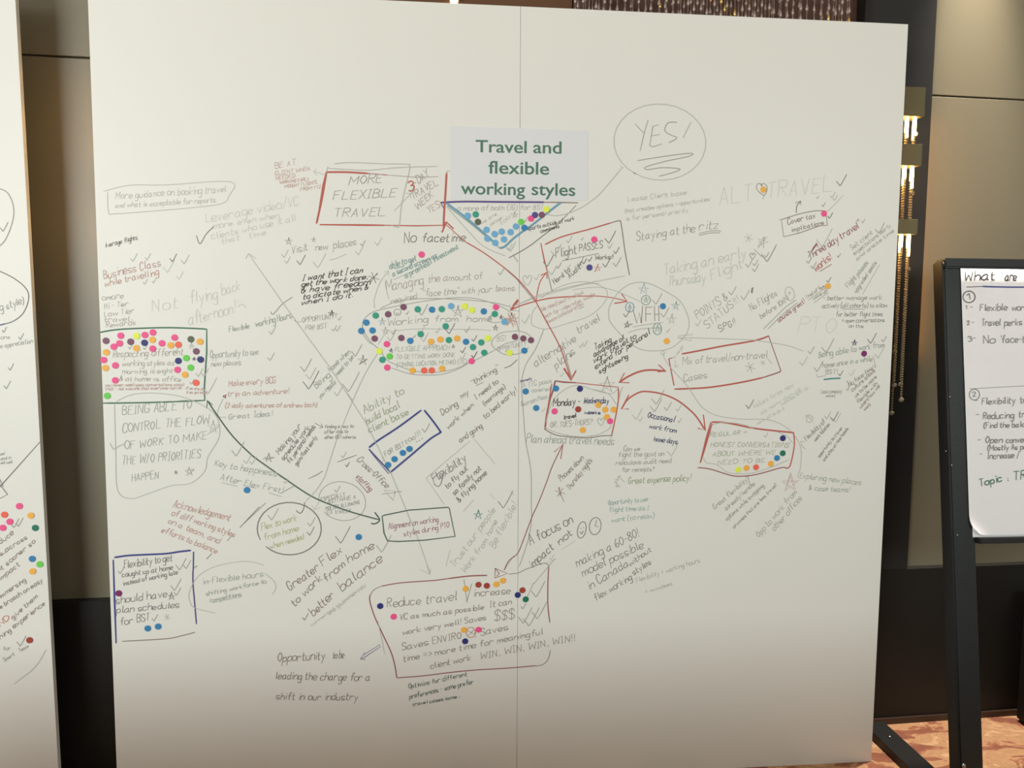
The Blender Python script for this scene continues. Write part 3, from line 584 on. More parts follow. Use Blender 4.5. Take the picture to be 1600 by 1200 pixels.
frame('faint slanted box round the flying home note', 'L', 1.1, ln(734,689, 665.6,747, 694,788), ln(740.6,686, 773.5,725), ln(724,799,740,781)); note('dark slanted note on flying out family', 'D', 1.5, ('Flexibility',679,755,729,720,14), ('to fly out',699,764,731,733,9), ('so family not',710,774,752,733,9), ('& flying home',718,785,761,740,9), jit=.7); line('', 'D', 1.2, sm(676,748, 692,735, 690,752, 685,760, 678,756))
frame('dark green-grey box round the alignment note', 'DG', 1.9, ln(598,806, 600,805, 639,797, 700,792.5, 702,794), ln(702,794, 711,838, 662.5,844, 622,846, 605.5,845, 600,833, 597,806)); note('purple-red note on alignment of styles', 'MG', 1.4, ('Alignment on working',607,827,685,815,10), ('styles during PTO',631,838,702,824,9), jit=.7)
frame('thin dark ellipse round the capitals note', 'G', 1.2, el(534.7,783,37,30,-200,130,14)); note('small dark capitals inside an ellipse', 'D', 1.3, ('ESPECIALLY',502,783,539,775,6), ('BST! HAVE A',513,787,556,779,6), ('POLICY ALLOWING',509,798,562,787,6), ('EX 1/WEEK',511,804,549,800,6)); ticks('526 769 10 G;492 795 16 F')
frame('dark circle round the olive flex note', 'D', 1.9, el(452,826,50,41,-205,137)); note('olive-yellow note on flex to work from home', 'Y', 1.5, ('Flex to work',409,829,464,813,11), ('from home',413,844,467,829,10), ('when needed',422,858,475,842,9), jit=.7); ticks('425 812 18 G;485 821.6 13 G;484 836 13 D;533 848 26 D'); line('', 'D', 1.5, sm(463,798, 469,802, 474,796, 476,785)); line('', 'L', 1.1, ln(488,798, 500,793))
note('large dark brown note on greater flex', 'BR', 1.9, ('Greater',453,923,500,890,15), ('Flex',505,885,536,862,14), ('to work',460,948,504,905,13), ('from',510,910,540,884,13), ('home',545,880,586,856,15), ('better',490,963,523,932,14), ('balance',534,924,598,876,16), jit=.7); ticks('476 968.6 10 D;597 862 26 G'); note('faint blue-grey scribbled line', 'L', 1.2, ('connected to community',487,979,572,914,5), ('and good when you',515,961,570,917,5))
note('reddish note on acknowledging styles', 'RF', 1.6, ('Acknowledgement',270,792,359,814,13), ('of diff working styles',268,805,366,839,10), ('on a team, and',262,817,342,849,10), ('efforts to balance',252,831,338,865,10), jit=.8)
frame('thick blue box round the note at the lower left', 'B', 3.0, sm(179,871, 200,868, 230,866.5, 260,865, 280,862, 298,860), ln(177,875, 179,937, 181.5,1004.7), ln(302.5,862.5, 302,890)); frame('', 'P', 2.2, sm(301.6,890, 301.6,912, 304,940, 307,975)); frame('', 'BR', 1.7, sm(190.6,1002, 259,998, 285,993, 304.7,988))
note('dark note on flexible catching up', 'D', 1.4, ('Flexibility to get',194,888,269,876,12), ('caught up at home',191,902,270,890,9), ('instead of working late',193,915,278,897,8), ('should have',181,944,261,932,13), ('plan schedules',182,958,280,949,11), ('for BST',188,977,234,969,12), jit=.7); stars('268 932 6 K 1.3'); ticks('273 922 18 G;276 930 12 G;281 890 18 G;291 888 13 G;188 896 11 G;241 970 10 G'); mark('star_doodle', 'L', 1.2, ast(261,964,5))
line('thin faint ellipse round the shifting work note', 'L', 1.1, sm(337,958, 305,950, 297,940, 296,925, 310,900, 340,884, 384,877, 412,883), sm(414,896, 428,908, 431,919, 425,929)); note('grey-green note on inflexible hours', 'GY', 1.3, ('in-Flexible hours',317,913,411,901,10), ('shifting workforce to',322,931,416,911,7), ('competitions',329,941,377,931,7)); line('', 'GY', 1.0, ln(332,942,378,932))
note('brown-grey three-line note at the lower left', 'BR', 1.6, ('Opportunity',434,1034,508,1030,14), ('to be',520,1029,537,1028,12), ('leading the charge for a',430,1061,578,1064,13), ('shift in our industry',431,1093,559,1094,12), jit=.7); arrow('', 'P', 1.1, ln(595,1010,568,1028,563.5,1030), ln(563.5,1029,570,1020), ln(563,1029,571,1031), ln(594,1007,568,1023))
frame('thin dark red outline round the reduce travel note', 'RD', 2.2, sm(761,899, 732.5,900, 700,904)); frame('', 'RD', 1.7, sm(700,904, 676,907, 626,910.6, 595,916), sm(578,930, 578,940, 585,962.5, 597.5,990, 611,1019, 617,1040, 620,1059), sm(620,1059, 660,1056, 700,1051, 740,1047, 790,1044, 838,1040), sm(857.5,884, 856,911, 856,945, 859,972.5)); frame('', 'BR', 1.2, sm(595,916, 585,921, 580,927, 578,932), sm(838,1041, 850,1037, 857,1028, 860,1016), sm(795,897, 810,895, 820,890, 832,885.6, 848,880, 856,882, 857.5,888)); frame('', 'L', 1.1, ln(590,970, 597,1000, 601,1022))
note('brown-grey note on reducing travel', 'BR', 1.4, ('Reduce travel',605,949,714,938,15), ('/',728,941,737,912,12), ('increase',740,932,797,928,12), ('VC as much as possible',625,969,756,952,9), ('It can',766,949,799,944,10), ('work very well! Saves',629,992,760,968,9), ('$$$',772,969,804,966,16), ('Saves ENVIRO',628,1016,721,997,11), (', Saves',742,995,794,984,11), ('time => more time for meaningful',630,1034,848,991,10), ('client work',673,1045,736,1031,10), ('WIN, WIN, WIN, WIN!!',751,1030,898,1001,11), jit=.7)
mark('drawn_line', 'BR', 1.2, ln(737,912, 729,941)); mark('swirl_doodle', 'RF', 1.5, el(735.6,988,7,8)+ln(730,985,741,991,732,993,740,984)); mark('drawn_arrow', 'RD', 1.6, ln(773,888, 793,896, 773,903, 774,888, 780,896, 776,900), 'small reddish triangle'); line('', 'G', 1.1, ln(787.5,891,803,868)); ticks('817 951 9 G;818 973 24 G;827 977 28 G;840 966 26 G;838 932 24 G;861 874 8 F'); line('', 'G', 1.2, ln(824,932,834,910), ln(867,873,834,912))
note('dark green-grey note below the outlined note', 'DG', 1.4, ('Optimize for different',639,1076,730,1056,8), ('preferences - some prefer',640,1092,740,1068,8), ('travel cases some :',645,1103,718,1090,6))
note('dark note on a focus on impact', 'D', 1.6, ('A focus on',829,852,896,816,17), ('impact',832,888,866,857,14), ('not',875,851,895,835,12), jit=.7); mark('drawn_face', 'D', 1.4, el(909,828,6.5,13,0,365,12)+sm(906,831,909,834,911,829)+ln(907,825,908,826)+ln(911,824,912,825)); mark('drawn_clock', 'D', 1.4, el(930,822,9,13.5,0,360,8)+ln(932,813,930,822,935,823)); line('', 'L', 1.0, ln(877,859,899,845), ln(854,880,869,873))
note('dark note about making a model possible', 'D', 1.5, ('making a 60-80!',902,886,999,838,14), ('model possible',911,901,1006,856,14), ('in Canada',921,922,983,884,14), ('without',985,885,1018,861,9), ('flex working',931,939,988,905,11), ('styles',990,899,1018,881,10), jit=.7); note('small grey-green line beside the model note', 'GY', 1.3, ('Flexibility + working hours',995,910,1094,878,8), ('+ mindset',1008,928,1051,914,6))
note('green note on using flight time', 'T', 1.4, ('Opportunity to use',950,789,1012,783,8), ('flight time as I',952,800,1013,797,8), ('want (to relax)',956,816,1022,809,8))
note('blue-grey slanted note on trusting people', 'L', 1.6, ('Trust our people',710,887,775,797,11), ('Work from',727,895,763,845,10), ('home',765,838,778,815,9), ('Be flexible!',773,857,808,789,12), jit=.7); stars('747 805 7 TD 2'); line('', 'L', 1.3, ln(697,885,703,860)); ticks('787 793 26 D'); line('', 'L', 1.1, ln(766,771,773,780), ln(798,767,803,774))
# neighbour board
R2 = board2
mark('drawn_frame', 'G', 1.5, sm(-6,294, 0,295, 12.5,302, 21,322, 20,345, 10,372, 0,384, -8,390), None, R2); mark('drawn_frame', 'D', 1.5, sm(-10,421, 0,424, 22,435, 40,450, 45,465, 37.5,487.5, 22.5,501, 5,507), None, R2); mark('drawn_line', 'B', 2.4, ln(7,506, -10,511), 'short blue stroke', R2)
note('grey writing inside an oval on the neighbour board', 'G', 1.4, ('g style)',1,486,38,474,12), root=R2); note('', 'G', 1.2, ('ons',1,530,16,529,7), ('e appreciation',1,544,51,536,8), root=R2)
for a in ((5,361,14), (16,578,10), (10,607,12), (32,530,9), (6,519,8), (32,1009,16), (22,824,14), (29,822,13)): mark('tick_mark', 'G', 1.3, ck(*a), None, R2)
mark('drawn_line', 'D', 1.6, ln(63,690, 4,756, -6,767)+ln(-4,752,12,772.6,-4,781)+ln(-4,741,5,760), None, R2)
note('', 'G', 1.2, ('ed',1,712,8,710,5), ('and in',1,719,17,717,5), ('not well',1,725,19,724,5), root=R2)
note('red-brown slanted note on the neighbour board', 'BR', 1.4, ('duce',1,850,22,834,9), ('s across',1,869,43,841,8), ('it sooner so',1,892,56,847,8), ('impact',1,907,31,884,8), ('immersing',1,935,41,908,8), ('e broach on easy',1,951,67,909,8), ('give them',20,968,60,933,8), ('ning experience',1,999,71,944,8), root=R2); note('', 'R', 1.6, ('ND',1,979,16,966,8), root=R2); note('', 'G', 1.4, ('for',6,1017,17,1014,6), ('Team',31,1019,45,1011,6), ('Smart',7,1034,23,1024,6), root=R2); mark('drawn_line', 'L', 1.3, sm(72,1015, 62,1033, 50,1047, 36,1058, 22,1069), None, R2); mark('drawn_line', 'BR', 1.2, ln(1,868,12,861), None, R2)
# ------------------------------------------------------------------ paper sign with printed heading
M_paper = mat('white_paper', (231, 232, 235), rough=0.7)
a0, a1 = pz(702, 198), pz(920, 317)
sign = empty('paper_sign', (a0[0], -0.0006, a1[1])); tag(sign, 'white paper sign with green printed heading at top centre of board', 'sign')
sh = extrude_poly([pz(703, 197), pz(919, 204), pz(918, 313.5), pz(704, 311.5)], -0.0009, -0.0001, M_paper, 'sheet', sign); sh.location -= sign.location
M_print = mat('green_print', (84, 126, 104), rough=0.6)
def printed(word, x0, x1, ybase, capx):
    cu = bpy.data.curves.new('t', 'FONT'); cu.body = word; cu.size = 1.0
    to = bpy.data.objects.new('t', cu); C.objects.link(to)
    bpy.context.view_layer.update()
    me = bpy.data.meshes.new_from_object(to.evaluated_get(bpy.context.evaluated_depsgraph_get()))
    bpy.data.objects.remove(to)
    xs = [v.co.x for v in me.vertices]; xa, xb = min(xs), max(xs)
    A = unproj(x0+.6, ybase, c=-0.0011); B = unproj(x1-.6, ybase+(x1-x0)*0.022, c=-0.0011)
    H = (unproj(x0, ybase-capx, c=-0.0011)-A).length
    vs_, fs = [], []
    for k, (dx, dz) in enumerate(((-1, 0), (1, 0), (0, 0.6), (0, -0.6), (-.6, .4), (.6, -.4))):     # a slightly heavier face
        b0 = len(vs_)
        for v in me.vertices:
            q = A + (B-A)*((v.co.x-xa)/(xb-xa)) + Vector((dx*0.0009, -k*0.00002, v.co.y/0.729*H+dz*0.0009)); vs_.append(tuple(q))
        fs += [tuple(b0+i for i in p.vertices) for p in me.polygons]
    m2 = bpy.data.meshes.new('lettering'); m2.from_pydata(vs_, [], fs); m2.update()
    o = link('lettering', m2, M_print, sign); o.location -= sign.location
printed('Travel', 743, 823, 237.5, 20); printed('and', 833, 877.5, 239, 20)
printed('flexible', 763, 858, 270.8, 20.5)
printed('working', 720, 820.5, 303, 20); printed('styles', 830.5, 899, 304.5, 20)

# ------------------------------------------------------------------ dot stickers
STK = dict(pink=(252, 88, 152), plum=(132, 82, 108), yellow=(238, 252, 84), amber=(254, 188, 78), navy=(44, 50, 122),
           coral=(252, 110, 86), grey=(100, 106, 88), lime=(108, 218, 80), teal=(56, 164, 138), sky=(116, 182, 224),
           blue=(54, 136, 190), brick=(172, 70, 58), purple=(84, 80, 148), magenta=(128, 34, 104), green=(28, 122, 94))
NAME = dict(sky='light blue', lime='light green', brick='brick red', grey='dark grey')
sb = bmesh.new()
lathe(sb, [(0.0094, 0.0), (0.0096, 0.0001), (0.0095, 0.00032), (0.0091, 0.00045)], (0, 0, 0), 28, 'y')
stk_me = {}
base_me = bpy.data.meshes.new('round_sticker'); sb.normal_update(); bmesh.ops.recalc_face_normals(sb, faces=sb.faces); sb.to_mesh(base_me); sb.free()
ORD = ['', 'second', 'third', 'fourth', 'fifth', 'sixth', 'seventh', 'eighth', 'ninth', 'tenth', 'eleventh', 'twelfth']
nst = [0]
def dots(where, s, grp=None, spec=None):
    items = [t.split() for t in s.split(';')]
    items = [(float(a[0]), float(a[1]), a[2]) for a in items]
    for col in dict.fromkeys(i[2] for i in items):
        it = sorted([i for i in items if i[2] == col]); n = len(it)
        cn = NAME.get(col, col)
        if col not in stk_me:
            me = base_me.copy(); me.name = 'round_sticker'
            me.materials.append(mat('sticker_'+col, STK[col], rough=0.55)); stk_me[col] = me
        for k, (x, y, _) in enumerate(it):
            if n == 1: lb = '%s round sticker %s' % (cn, where)
            elif k == 0: lb = 'leftmost %s sticker %s' % (cn, where)
            elif k == n-1: lb = 'rightmost %s sticker %s' % (cn, where)
            else: lb = '%s %s sticker from left %s' % (ORD[k], cn, where)
            o = bpy.data.objects.new('round_sticker', stk_me[col]); C.objects.link(o)
            p = unproj(x, y); o.location = (p.x, -0.0013-nst[0]*2e-6, p.z); nst[0] += 1
            o.rotation_euler = (0, random.uniform(0, 0.3), 0)
            tag(o, lb, 'sticker', grp or 'dot stickers on the display boards')
dots('in the dark green box at far left', '165.8 532.5 plum;188.8 524.5 pink;187 536.5 pink;178 541.7 pink;204.3 534 plum;213.4 525 yellow;213.2 544 amber;226 535.6 navy;226.6 523.4 pink;239 519.5 pink;238.3 531 amber;238.7 544.7 pink;253.2 536.4 pink;266.8 539.5 amber;273 527.5 pink;278.8 538.5 coral;298.4 530 grey;312.5 533.8 amber;306.8 549 plum;313.7 561.8 navy;291.3 559.5 lime;278.8 563.8 navy;298 574.3 lime;277.5 577.8 pink;289.2 585.4 amber;306.4 598 coral;166.2 550.5 amber;162.3 562.5 pink;165 575 amber;180.5 571 pink;180.3 594.3 pink;167.8 618.3 lime')
dots('in the triangle under the paper sign', '730.7 337 sky;743.2 335 teal;746.7 346.8 grey;760.1 359 sky;761.4 372.8 sky;772.6 365.6 sky;773.7 379.5 sky;783.7 361.9 sky;787.2 374 sky;797.6 362.7 sky;805.9 353.9 sky;814.2 346.7 lime;819.3 356 blue;829.7 341.5 pink;835.8 336 purple;846.4 335.7 plum;853.6 327 yellow')
dots('above the second screen note', '658.6 397.7 pink')
dots('in the flight passes box', '928.3 374.2 pink;920.9 418 purple')
dots('inside the drawn heart at top right', '1192.5 296.3 amber')
dots('on the corner of the tax box', '1287.2 333.8 pink')
dots('beside the double underlined slanted note at right', '1293.4 447 amber')
dots('near the right edge of the board', '1349.8 552.5 magenta')
dots('inside the large WFH circle', '1035.6 478.5 blue;1041.5 533 amber')
dots('in the oval left of the seam', '587 493 teal;572.3 504 blue;564.5 517 blue;582 516.3 blue;585.3 529 plum;606.4 491 plum;630.4 479.7 plum;652.6 483.3 teal;675 483.8 blue;690.2 483 teal;704.8 478.3 sky;726 478.6 yellow;737 484.4 yellow;696.2 509.7 teal;657.3 522 teal;627 528 plum;641 532.5 blue;604.4 537.6 pink;673.3 533.7 amber;687.9 530.4 amber;701.2 531.3 teal;714 528.7 amber;728 534 blue;738.8 542.3 teal;755.8 486.5 blue;774.8 479.8 pink;773 490.6 teal;788 502.8 sky;751.8 535 teal;762.2 528.4 yellow;756.5 551 teal;736.7 564.2 pink;592.7 548.8 yellow;597.4 562 teal;608.8 556.8 lime;605 574.2 pink;644.4 578.8 amber;662.7 578.8 coral;674.5 578.7 coral;690.5 576 amber')
dots('in the small oval crossing the panel seam', '804.4 526.2 plum;817.5 528.8 plum;829.5 531.5 plum;796 551.4 yellow;819.1 547.8 blue')
dots('on the note left of the red Monday box', '821.2 611.5 blue;837.6 637.4 blue')
dots('in the red Monday box', '868.4 606.9 blue;905.9 607.4 navy;903.2 639.4 brick;934.5 632.7 amber;945.3 640 amber;958.5 640 amber;948 651.5 amber;953 658 pink;910.2 671.8 amber;866.3 642.6 pink')
dots('in the slanted blue box', '606.2 726.4 blue;616.3 717.3 blue;629.4 707.5 blue;639.7 701.3 blue')
dots('in the honest conversations box', '1222.9 684.6 navy;1222.7 708 green;1213.7 715.5 blue;1204 724.5 amber;1181 730 coral;1166 731.2 amber;1153 733.7 yellow')
dots('under the key to happiness note', '386 765.6 blue')
dots('above the greater flex note', '560.4 839 blue')
dots('in the blue box at lower left', '185.7 926.8 magenta;231 981.7 blue;247.2 978.7 blue')
dots('in the reduce travel outline', '594 946.7 navy;615 963.3 pink;727.3 919.7 amber;747.4 913.4 brick;760.5 915 brick;775.3 912.7 amber;785.6 907 amber;816.2 922 brick;808.8 929.4 navy;821.2 936.2 green;724.7 984 amber;747.6 983.6 pink;726.7 1001.7 navy')
dots('on the cut-off board at left', '30.5 790.7 pink;7.3 804 coral;15.6 815 pink;4.7 824.5 pink;48.5 805.5 amber;55.5 824.7 green;50.7 873 blue;62.5 881.5 lime;51.3 892.5 amber;46.5 1000 brick')

# ------------------------------------------------------------------ flip chart easel
TE = math.radians(8); EN = Vector((0, math.cos(TE), -math.sin(TE))); EC = math.cos(TE)*(-0.1)-math.sin(TE)*1.1
Mfr = mat('black_painted_wood', (35, 39, 40), rough=0.45, noise=0.1, nscale=30, bump=0.2)
Msd = mat('black_edge', (24, 24, 24), rough=0.55)
chart = empty('flip_chart_easel', (1.78, -0.2, 0)); tag(chart, 'black wooden flip chart easel at right edge of view', 'easel')
eu = Vector((0, math.sin(TE), math.cos(TE)))     # up along the frame
eo = Vector((0, EC/math.cos(TE), 0))             # point of the plane at z=0
def ept(x, s, d): return eo + Vector((x, 0, 0)) + eu*s - EN*d      # d = towards the room
def eslab(name, x0, x1, s0, s1, d0, d1, m, parent=chart, bev=0.003):
    bm = bmesh.new()
    vs_ = [bm.verts.new(ept(x, s, d)) for x in (x0, x1) for d in (d0, d1) for s in (s0, s1)]
    for f in ((0, 1, 3, 2), (4, 6, 7, 5), (0, 4, 5, 1), (2, 3, 7, 6), (0, 2, 6, 4), (1, 5, 7, 3)):
        bm.faces.new([vs_[i] for i in f])
    bmesh.ops.recalc_face_normals(bm, faces=bm.faces)
    if bev: bmesh.ops.bevel(bm, geom=bm.edges[:], offset=bev, segments=2, affect='EDGES')
    o = bm2(name, bm, m, parent); o.location -= chart.location; return o
S = lambda z: z/math.cos(TE)
eslab('leg', 1.362, 1.437, S(0.0), S(1.649), -0.045, 0.0, Mfr)
eslab('leg', 2.14, 2.215, S(0.0), S(1.649), -0.045, 0.0, Mfr)
eslab('top_rail', 1.362, 2.215, S(1.6505), S(1.683), -0.05, 0.004, Mfr, bev=0.006)
eslab('backing_panel', 1.425, 2.15, S(0.845), S(1.66), -0.03, -0.012, mat('grey_board', (96, 98, 98), rough=0.6))
eslab('pen_tray', 1.437, 2.14, S(0.79), S(0.808), -0.04, 0.02, Msd, bev=0.003)
eslab('side_strip', 1.357, 1.362, S(0.0), S(1.672), -0.048, -0.002, Msd, bev=0.001)
rail = boxo('floor_rail', (1.292, -0.60, 0.0), (1.374, 0.20, 0.03), Msd, chart, 0.003); rail.location -= chart.location
rail = boxo('floor_rail', (2.20, -0.60, 0.0), (2.28, -0.06, 0.03), Msd, chart, 0.003); rail.location -= chart.location
bm = bmesh.new(); lathe(bm, [(0.006, 0.0), (0.006, 0.004), (0.003, 0.006)], (1.333, 0.09, 0.03), 12); bo = bm2('bolt', bm, mat('steel', (190, 190, 190), rough=0.3, metal=1), chart, True); bo.location -= chart.location
bm = bmesh.new(); p = unproj(1505, 1196, tuple(EN), EC); lathe(bm, [(0.007, 0.0), (0.007, 0.004), (0.004, 0.007)], (p.x, p.y, p.z), 12, 'y'); bo = bm2('bolt', bm, MATS['steel'], chart, True); bo.location -= chart.location
for (u, v) in ((1478, 705), (1484, 620), (1487, 727), (1474, 411), (1496, 836)):
    q = unproj(u, v, tuple(EN), EC); bm = bmesh.new(); lathe(bm, [(0.0025, 0.0), (0.0025, 0.0015), (0.001, 0.002)], (q.x, q.y, q.z), 8, 'y')
    bo = bm2('screw', bm, MATS['steel'], chart, True); bo.location -= chart.location
# paper pad: two sheets, the top one curling at its lower left corner
pad = empty('flip_chart_pad', (1.78, -0.13, 0.85)); tag(pad, 'white flip chart pad with black handwritten topics on the easel', 'paper pad')
def sheet(x0, x1, z0, z1, d, curl, m, nx=24, nz=30):
    bm = bmesh.new(); gr = []
    for j in range(nz+1):
        row = []
        for i in range(nx+1):
            x = x0+(x1-x0)*(i/nx)**1.6; z = z0+(z1-z0)*(j/nz)**1.6
            t = max(0, 1-((x-x0)+(z-z0))/0.058)
            row.append(bm.verts.new(ept(x+curl*t*t*0.016, S(z)+curl*t*t*0.018, d+curl*t*0.012+0.00025*math.sin(x*21+z*8))))
        gr.append(row)
    for j in range(nz):
        for i in range(nx): bm.faces.new((gr[j][i], gr[j][i+1], gr[j+1][i+1], gr[j+1][i]))
    o = bm2('sheet', bm, m, pad, True); o.location -= pad.location
    sm_ = o.modifiers.new('thick', 'SOLIDIFY'); sm_.thickness = 0.0006; return o
Mfp = mat('flip_paper', (238, 235, 236), rough=0.65, noise=0.015, nscale=6)
def sheet_edge(z): return 1.413+(1.639-z)*0.022
sheet(1.428, 2.12, 0.808, 1.649, 0.0005, 0, Mfp); sheet(1.416, 2.12, 0.812, 1.649, 0.004, 1, Mfp)
def emap(u, v):
    q = unproj(u, v, tuple(EN), EC-0.0053); return q
def emark(name, col, wpx, strokes, label=None):
    for part in clusters(strokes): emark1(name, col, wpx, part, label)
def emark1(name, col, wpx, strokes, label=None):
    cnt[0] += 1
    me = ribbon_mesh(name, strokes, wpx*PXM, emap, 0.0002+(cnt[0] % 60)*1e-5, -EN)
    o = link(name, me, ink(col), pad); o.location = -pad.location
    if label: o['label'] = label
def etext(col, wpx, label, *L):
    s = []
    for l in L: s += text(*l, jit=.5, sl=.1)
    emark('handwritten_note', col, wpx, s, label)
etext('K', 2.3, 'large black heading on the flip chart', ('What',1507,438.5,1554,437.5,15), ('are',1570,438.5,1588,438.5,15), ('we',1602,438.5,1620,438.5,15))
emark('drawn_line', 'K', 1.6, ln(1510,448.5, 1535,447.5)); emark('drawn_line', 'B', 2.4, sm(1535,447.5, 1560,448.3, 1600,448.6, 1690,447), 'blue underline')
emark('drawn_line', 'K', 1.5, el(1514,463.8,9.5,9,0,375)); etext('K', 1.7, None, ('1',1512,468,1517,467,9))
etext('D', 1.5, 'grey numbered topics on the flip chart', ('1 -',1509,483,1520,482,6), ('Flexible',1531,485.5,1573.5,485,11), ('work',1581,485.5,1606,485,11), ('2 -',1511,508,1522,506,7), ('Travel',1534,509,1563,508.5,12), ('perks',1569,509,1597,508,11), ('3-',1513,534,1525,531,8), ('No',1536.5,537,1555,536,13), ("'face-time'",1562,536,1622,534,12))
emark('drawn_line', 'G', 1.2, sm(1515,607.5, 1560,605, 1620,602, 1690,600))
emark('drawn_line', 'D', 1.3, el(1522.5,616.5,8,8.5,0,370)); etext('D', 1.3, None, ('2',1520,620,1525,619,7))
etext('D', 1.5, 'dark grey dashed list in the lower half of the flip chart', ('-',1522,629,1527,629,8), ('Flexibility',1534,632,1586,630,11), ('to',1594,630,1604,629,11), ('-',1524,651,1530,651,8), ('Reducing',1536,655,1584,653,11), ('travel',1592,652,1622,651,11), ('(Find the bala',1537,669,1602,667,9), ('-',1528,691,1533,690,8), ('Open',1540,692,1566,692,11), ('conver',1572,692,1604,691,10), ('(Mostly As possible',1543,704,1630,701,9), ('-',1531,713,1535,712,8), ('Increase /',1543,717,1592,715,10))
etext('GR', 1.9, 'green topic line on the flip chart', ('Topic',1531,760,1566,752,12), (':',1571,752,1576,751,10), ('TRAVEL',1583,750,1652,746,14))

# ------------------------------------------------------------------ low black cabinet at the wall, right
cab = empty('low_cabinet', (2.3, 0.1, 0)); tag(cab, 'low black cabinet on the carpet behind the easel leg', 'cabinet')
c1 = boxo('body', (1.905, -0.01, 0.012), (2.70, 0.215, 0.50), M_black, cab, 0.004)
c2 = boxo('plinth', (1.915, -0.01, 0.0), (2.69, 0.212, 0.012), Msd, cab)
c3 = boxo('door', (1.925, -0.032, 0.03), (2.30, -0.02, 0.48), M_black, cab, 0.002); c4 = boxo('door', (2.31, -0.032, 0.03), (2.68, -0.02, 0.48), M_black, cab, 0.002)
for o in (c1, c2, c3, c4): o.location -= cab.location

# ------------------------------------------------------------------ brass wall lights with bead strands
M_brass = mat('aged_brass', (104, 97, 68), rough=0.5, metal=0.35)
M_bead = mat('smoky_glass_bead', (172, 156, 124), rough=0.25, metal=0.25)
M_ball = mat('clear_glass_ball', (225, 210, 185), rough=0.08, trans=0.8)
M_tube = mat('glowing_lamp_tube', (255, 226, 170), emis=(255, 200, 122), es=24)
M_strip = mat('warm_light_strip', (255, 226, 170), emis=(255, 176, 96), es=36)
def sconce(x0, label, Y=0.15, NS=22):
    root = empty('wall_lamp', (x0, Y, 1.2)); tag(root, label, 'lamp'); kids = []
    W = 0.30
    levels = [(2.247, 2.154, 0.0), (2.065, 1.995, 0.003), (1.82, 1.771, 0.006)]
    for zt, zb, sh in levels:
        kids.append(boxo('brass_block', (x0-W/2, Y-0.035+sh, zb), (x0+W/2, Y+0.035, zt), M_brass, root, 0.0015))
    kids.append(boxo('back_plate', (x0-0.06, Y+0.035, 1.70), (x0+0.06, wall_y(x0)-0.031, 2.24), M_brass, root, 0.002))
    xs = [x0-W/2+0.008+i*(W-0.016)/(NS-1) for i in range(NS)]
    for i, xx in enumerate(xs):
        yy = Y+(-0.018 if i % 2 == 0 else 0.012)
        for (z0, ln_) in ((2.154, 0.089), (1.995, 0.175), (1.771, 0.0)):
            L = ln_ if ln_ else 0.50+0.05*((i*5) % 3)
            tl = min(L-0.02, (0.075, 0.045, 0.06)[(i+(z0 < 2)) % 3])
            tb = bmesh.new()
            lathe(tb, [(0.003, 0), (0.0042, -0.004), (0.0042, -tl+0.004), (0.002, -tl)], (xx, yy, z0), 8)
            kids.append(bm2('lamp_tube', tb, M_tube, root, True))
            b2 = bmesh.new(); z = z0-tl
            while z > z0-L:
                q = bmesh.ops.create_icosphere(b2, subdivisions=1, radius=0.0047)['verts']
                for v in q: v.co += Vector((xx, yy, z))
                z -= 0.0086
            kids.append(bm2('bead_strand', b2, M_bead, root, True))
            zs = []
            if i % 3 == 2: zs.append(z0-(L*0.5 if ln_ == 0.175 else 0.115 if not ln_ else tl*0.9))
            if not ln_: zs += [z0-L-0.008] + ([z0-L*0.66] if i % 3 == 1 else [])
            for zz in zs:
                b3 = bmesh.new(); q = bmesh.ops.create_icosphere(b3, subdivisions=2, radius=0.0085)['verts']
                for v in q: v.co += Vector((xx, yy-0.002, zz))
                kids.append(bm2('glass_ball', b3, M_ball, root, True))
    rebase(root, kids)
sconce(1.208, 'brass wall lamp with glowing tubes and hanging bead strands right of the board')
sconce(-1.02, 'second brass wall lamp hidden behind the left end of the board', 0.062, 12)
# light strip tucked behind the right edge of the pillar
stp = wslab('light_strip', XP-0.023, XP-0.015, 1.36, 2.20, 0.002, 0.012, M_strip); stp.name = 'light_strip'
tag(stp, 'warm light strip tucked behind the charcoal pillar edge beside the lamp', 'lamp')

# small round spotlight above the board
sp = empty('ceiling_spotlight', (-0.19, 0.17, 2.50)); tag(sp, 'small round glowing spotlight on the brown panel above the board', 'lamp')
bm = bmesh.new(); lathe(bm, [(0.004, -0.006), (0.010, -0.003), (0.013, 0.006), (0.013, 0.012)], (-0.19, 0.17, 2.466), 18); b1 = bm2('bulb', bm, mat('warm_bulb', (255, 240, 190), emis=(255, 232, 170), es=6), sp, True)
bm = bmesh.new(); lathe(bm, [(0.016, 0.0), (0.02, 0.004), (0.02, 0.05), (0.012, 0.056)], (-0.19, 0.17, 2.476), 18); b2 = bm2('housing', bm, M_brass, sp, True)
b3 = boxo('arm', (-0.195, 0.17, 2.50), (-0.185, wall_y(-0.19)-0.01, 2.51), M_brass, sp)
for o in (b1, b2, b3): o.location -= sp.location

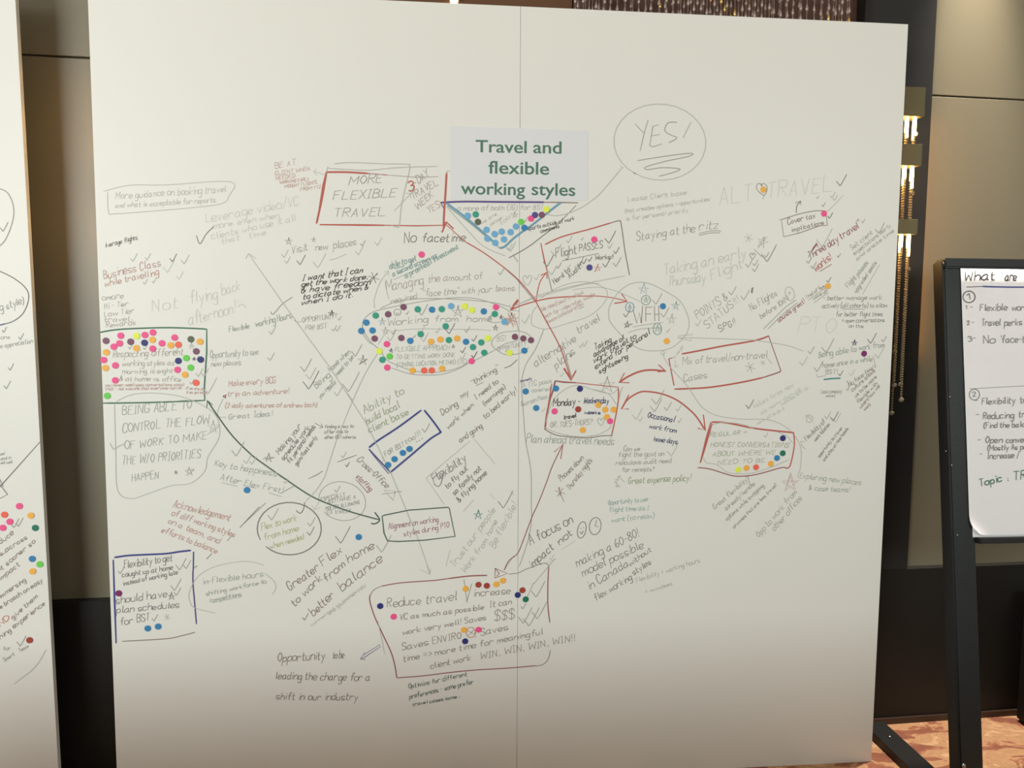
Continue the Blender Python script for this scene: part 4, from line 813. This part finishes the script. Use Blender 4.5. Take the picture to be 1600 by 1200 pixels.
# bead curtain of teardrops above the board
bc = empty('bead_curtain', (0.7, 0.2, 2.9)); tag(bc, 'dense silver and gold teardrop bead curtain hanging above the board', 'curtain', kind=None)
V, F = [], []; V2, F2 = [], []
def drop(V, F, c, r, h):
    b_ = len(V); n = 6
    V.append((c[0], c[1], c[2]+h)); 
    for (rr, zz) in ((0.45, 0.45*h), (1.0, 0.05*h), (0.8, -0.2*h)):
        for i in range(n):
            a = 2*math.pi*i/n; V.append((c[0]+r*rr*math.cos(a), c[1]+r*rr*math.sin(a), c[2]+zz))
    V.append((c[0], c[1], c[2]-0.38*h))
    for i in range(n): F.append((b_, b_+1+i, b_+1+(i+1) % n)); F.append((b_+1+2*n+i, b_+1+3*n, b_+1+2*n+(i+1) % n))
    for k in range(2):
        for i in range(n): F.append((b_+1+k*n+i, b_+1+(k+1)*n+i, b_+1+(k+1)*n+(i+1) % n, b_+1+k*n+(i+1) % n))
def cord(V, F, x, y, z0, z1, r):
    b_ = len(V)
    for z in (z0, z1):
        for i in range(4): V.append((x+r*math.cos(i*math.pi/2), y+r*math.sin(i*math.pi/2), z))
    for i in range(4): F.append((b_+i, b_+(i+1) % 4, b_+4+(i+1) % 4, b_+4+i))
for layer in range(2):
    yl = 0.13+layer*0.035; x = unproj(899, 12, c=yl).x+layer*0.009; xm = unproj(1334, 30, c=yl).x
    while x < xm:
        y = 0.13+layer*0.035+random.uniform(-0.006, 0.006); gold = False
        A, B = V, F; gp = 0.22 if 0.62 < x < 0.74 or 1.0 < x < 1.1 else 0.05
        z = 2.37+random.choice((0, 0.012, 0.024, 0.036))+random.uniform(-0.004, 0.004)
        cord(A, B, x, y, z, 2.86, 0.0009)
        while z < 2.84:
            drop(*((V2, F2) if random.random() < gp else (V, F)), (x, y, z), random.uniform(0.0046, 0.006), 0.024)
            z += random.choice((0.034, 0.04, 0.05))
        x += random.uniform(0.019, 0.026)
for nm, v_, f_, m in (('silver_beads', V, F, mat('silver_bead', (178, 160, 150), rough=0.3, metal=0.3)), ('gold_beads', V2, F2, mat('gold_bead', (250, 214, 130), rough=0.15, metal=0.6, emis=(255, 214, 130), es=0.0))):
    me = bpy.data.meshes.new(nm); me.from_pydata(v_, [], f_); me.update(); o = link(nm, me, m, bc, True); o['kind'] = 'stuff'; o.location -= bc.location
o = boxo('mounting_rail', (0.195, 0.115, 2.86), (1.195, wall_y(0.7), 2.885), M_black, bc); o.location -= bc.location
o = wslab('backing', 0.195, 1.195, 2.27, 2.9, 0.0, 0.008, mat('dark_red_brown_lining', (92, 64, 54), rough=0.7), bc); o.location -= bc.location

# ------------------------------------------------------------------ unseen table-shaped blocker, added to shade the lower part of the board
tb = empty('shade_table', (0, -1.85, 0)); tag(tb, 'dark table-shaped blocker out of view, added to shade the lower board', 'table')
M_tb = mat('dark_blocker', (60, 46, 38), rough=0.4)
ks = [boxo('blocker_top', (-2.6, -2.28, 0.70), (2.4, -1.42, 0.74), M_tb, tb, 0.004), boxo('blocker_front', (-2.5, -1.50, 0.06), (2.3, -1.48, 0.70), M_tb, tb)]
for x in (-2.5, 2.3):
    for y in (-2.2, -1.47): ks.append(boxo('leg', (x-0.03, y-0.03, 0), (x+0.03, y+0.03, 0.70), M_tb, tb))
rebase(tb, ks)
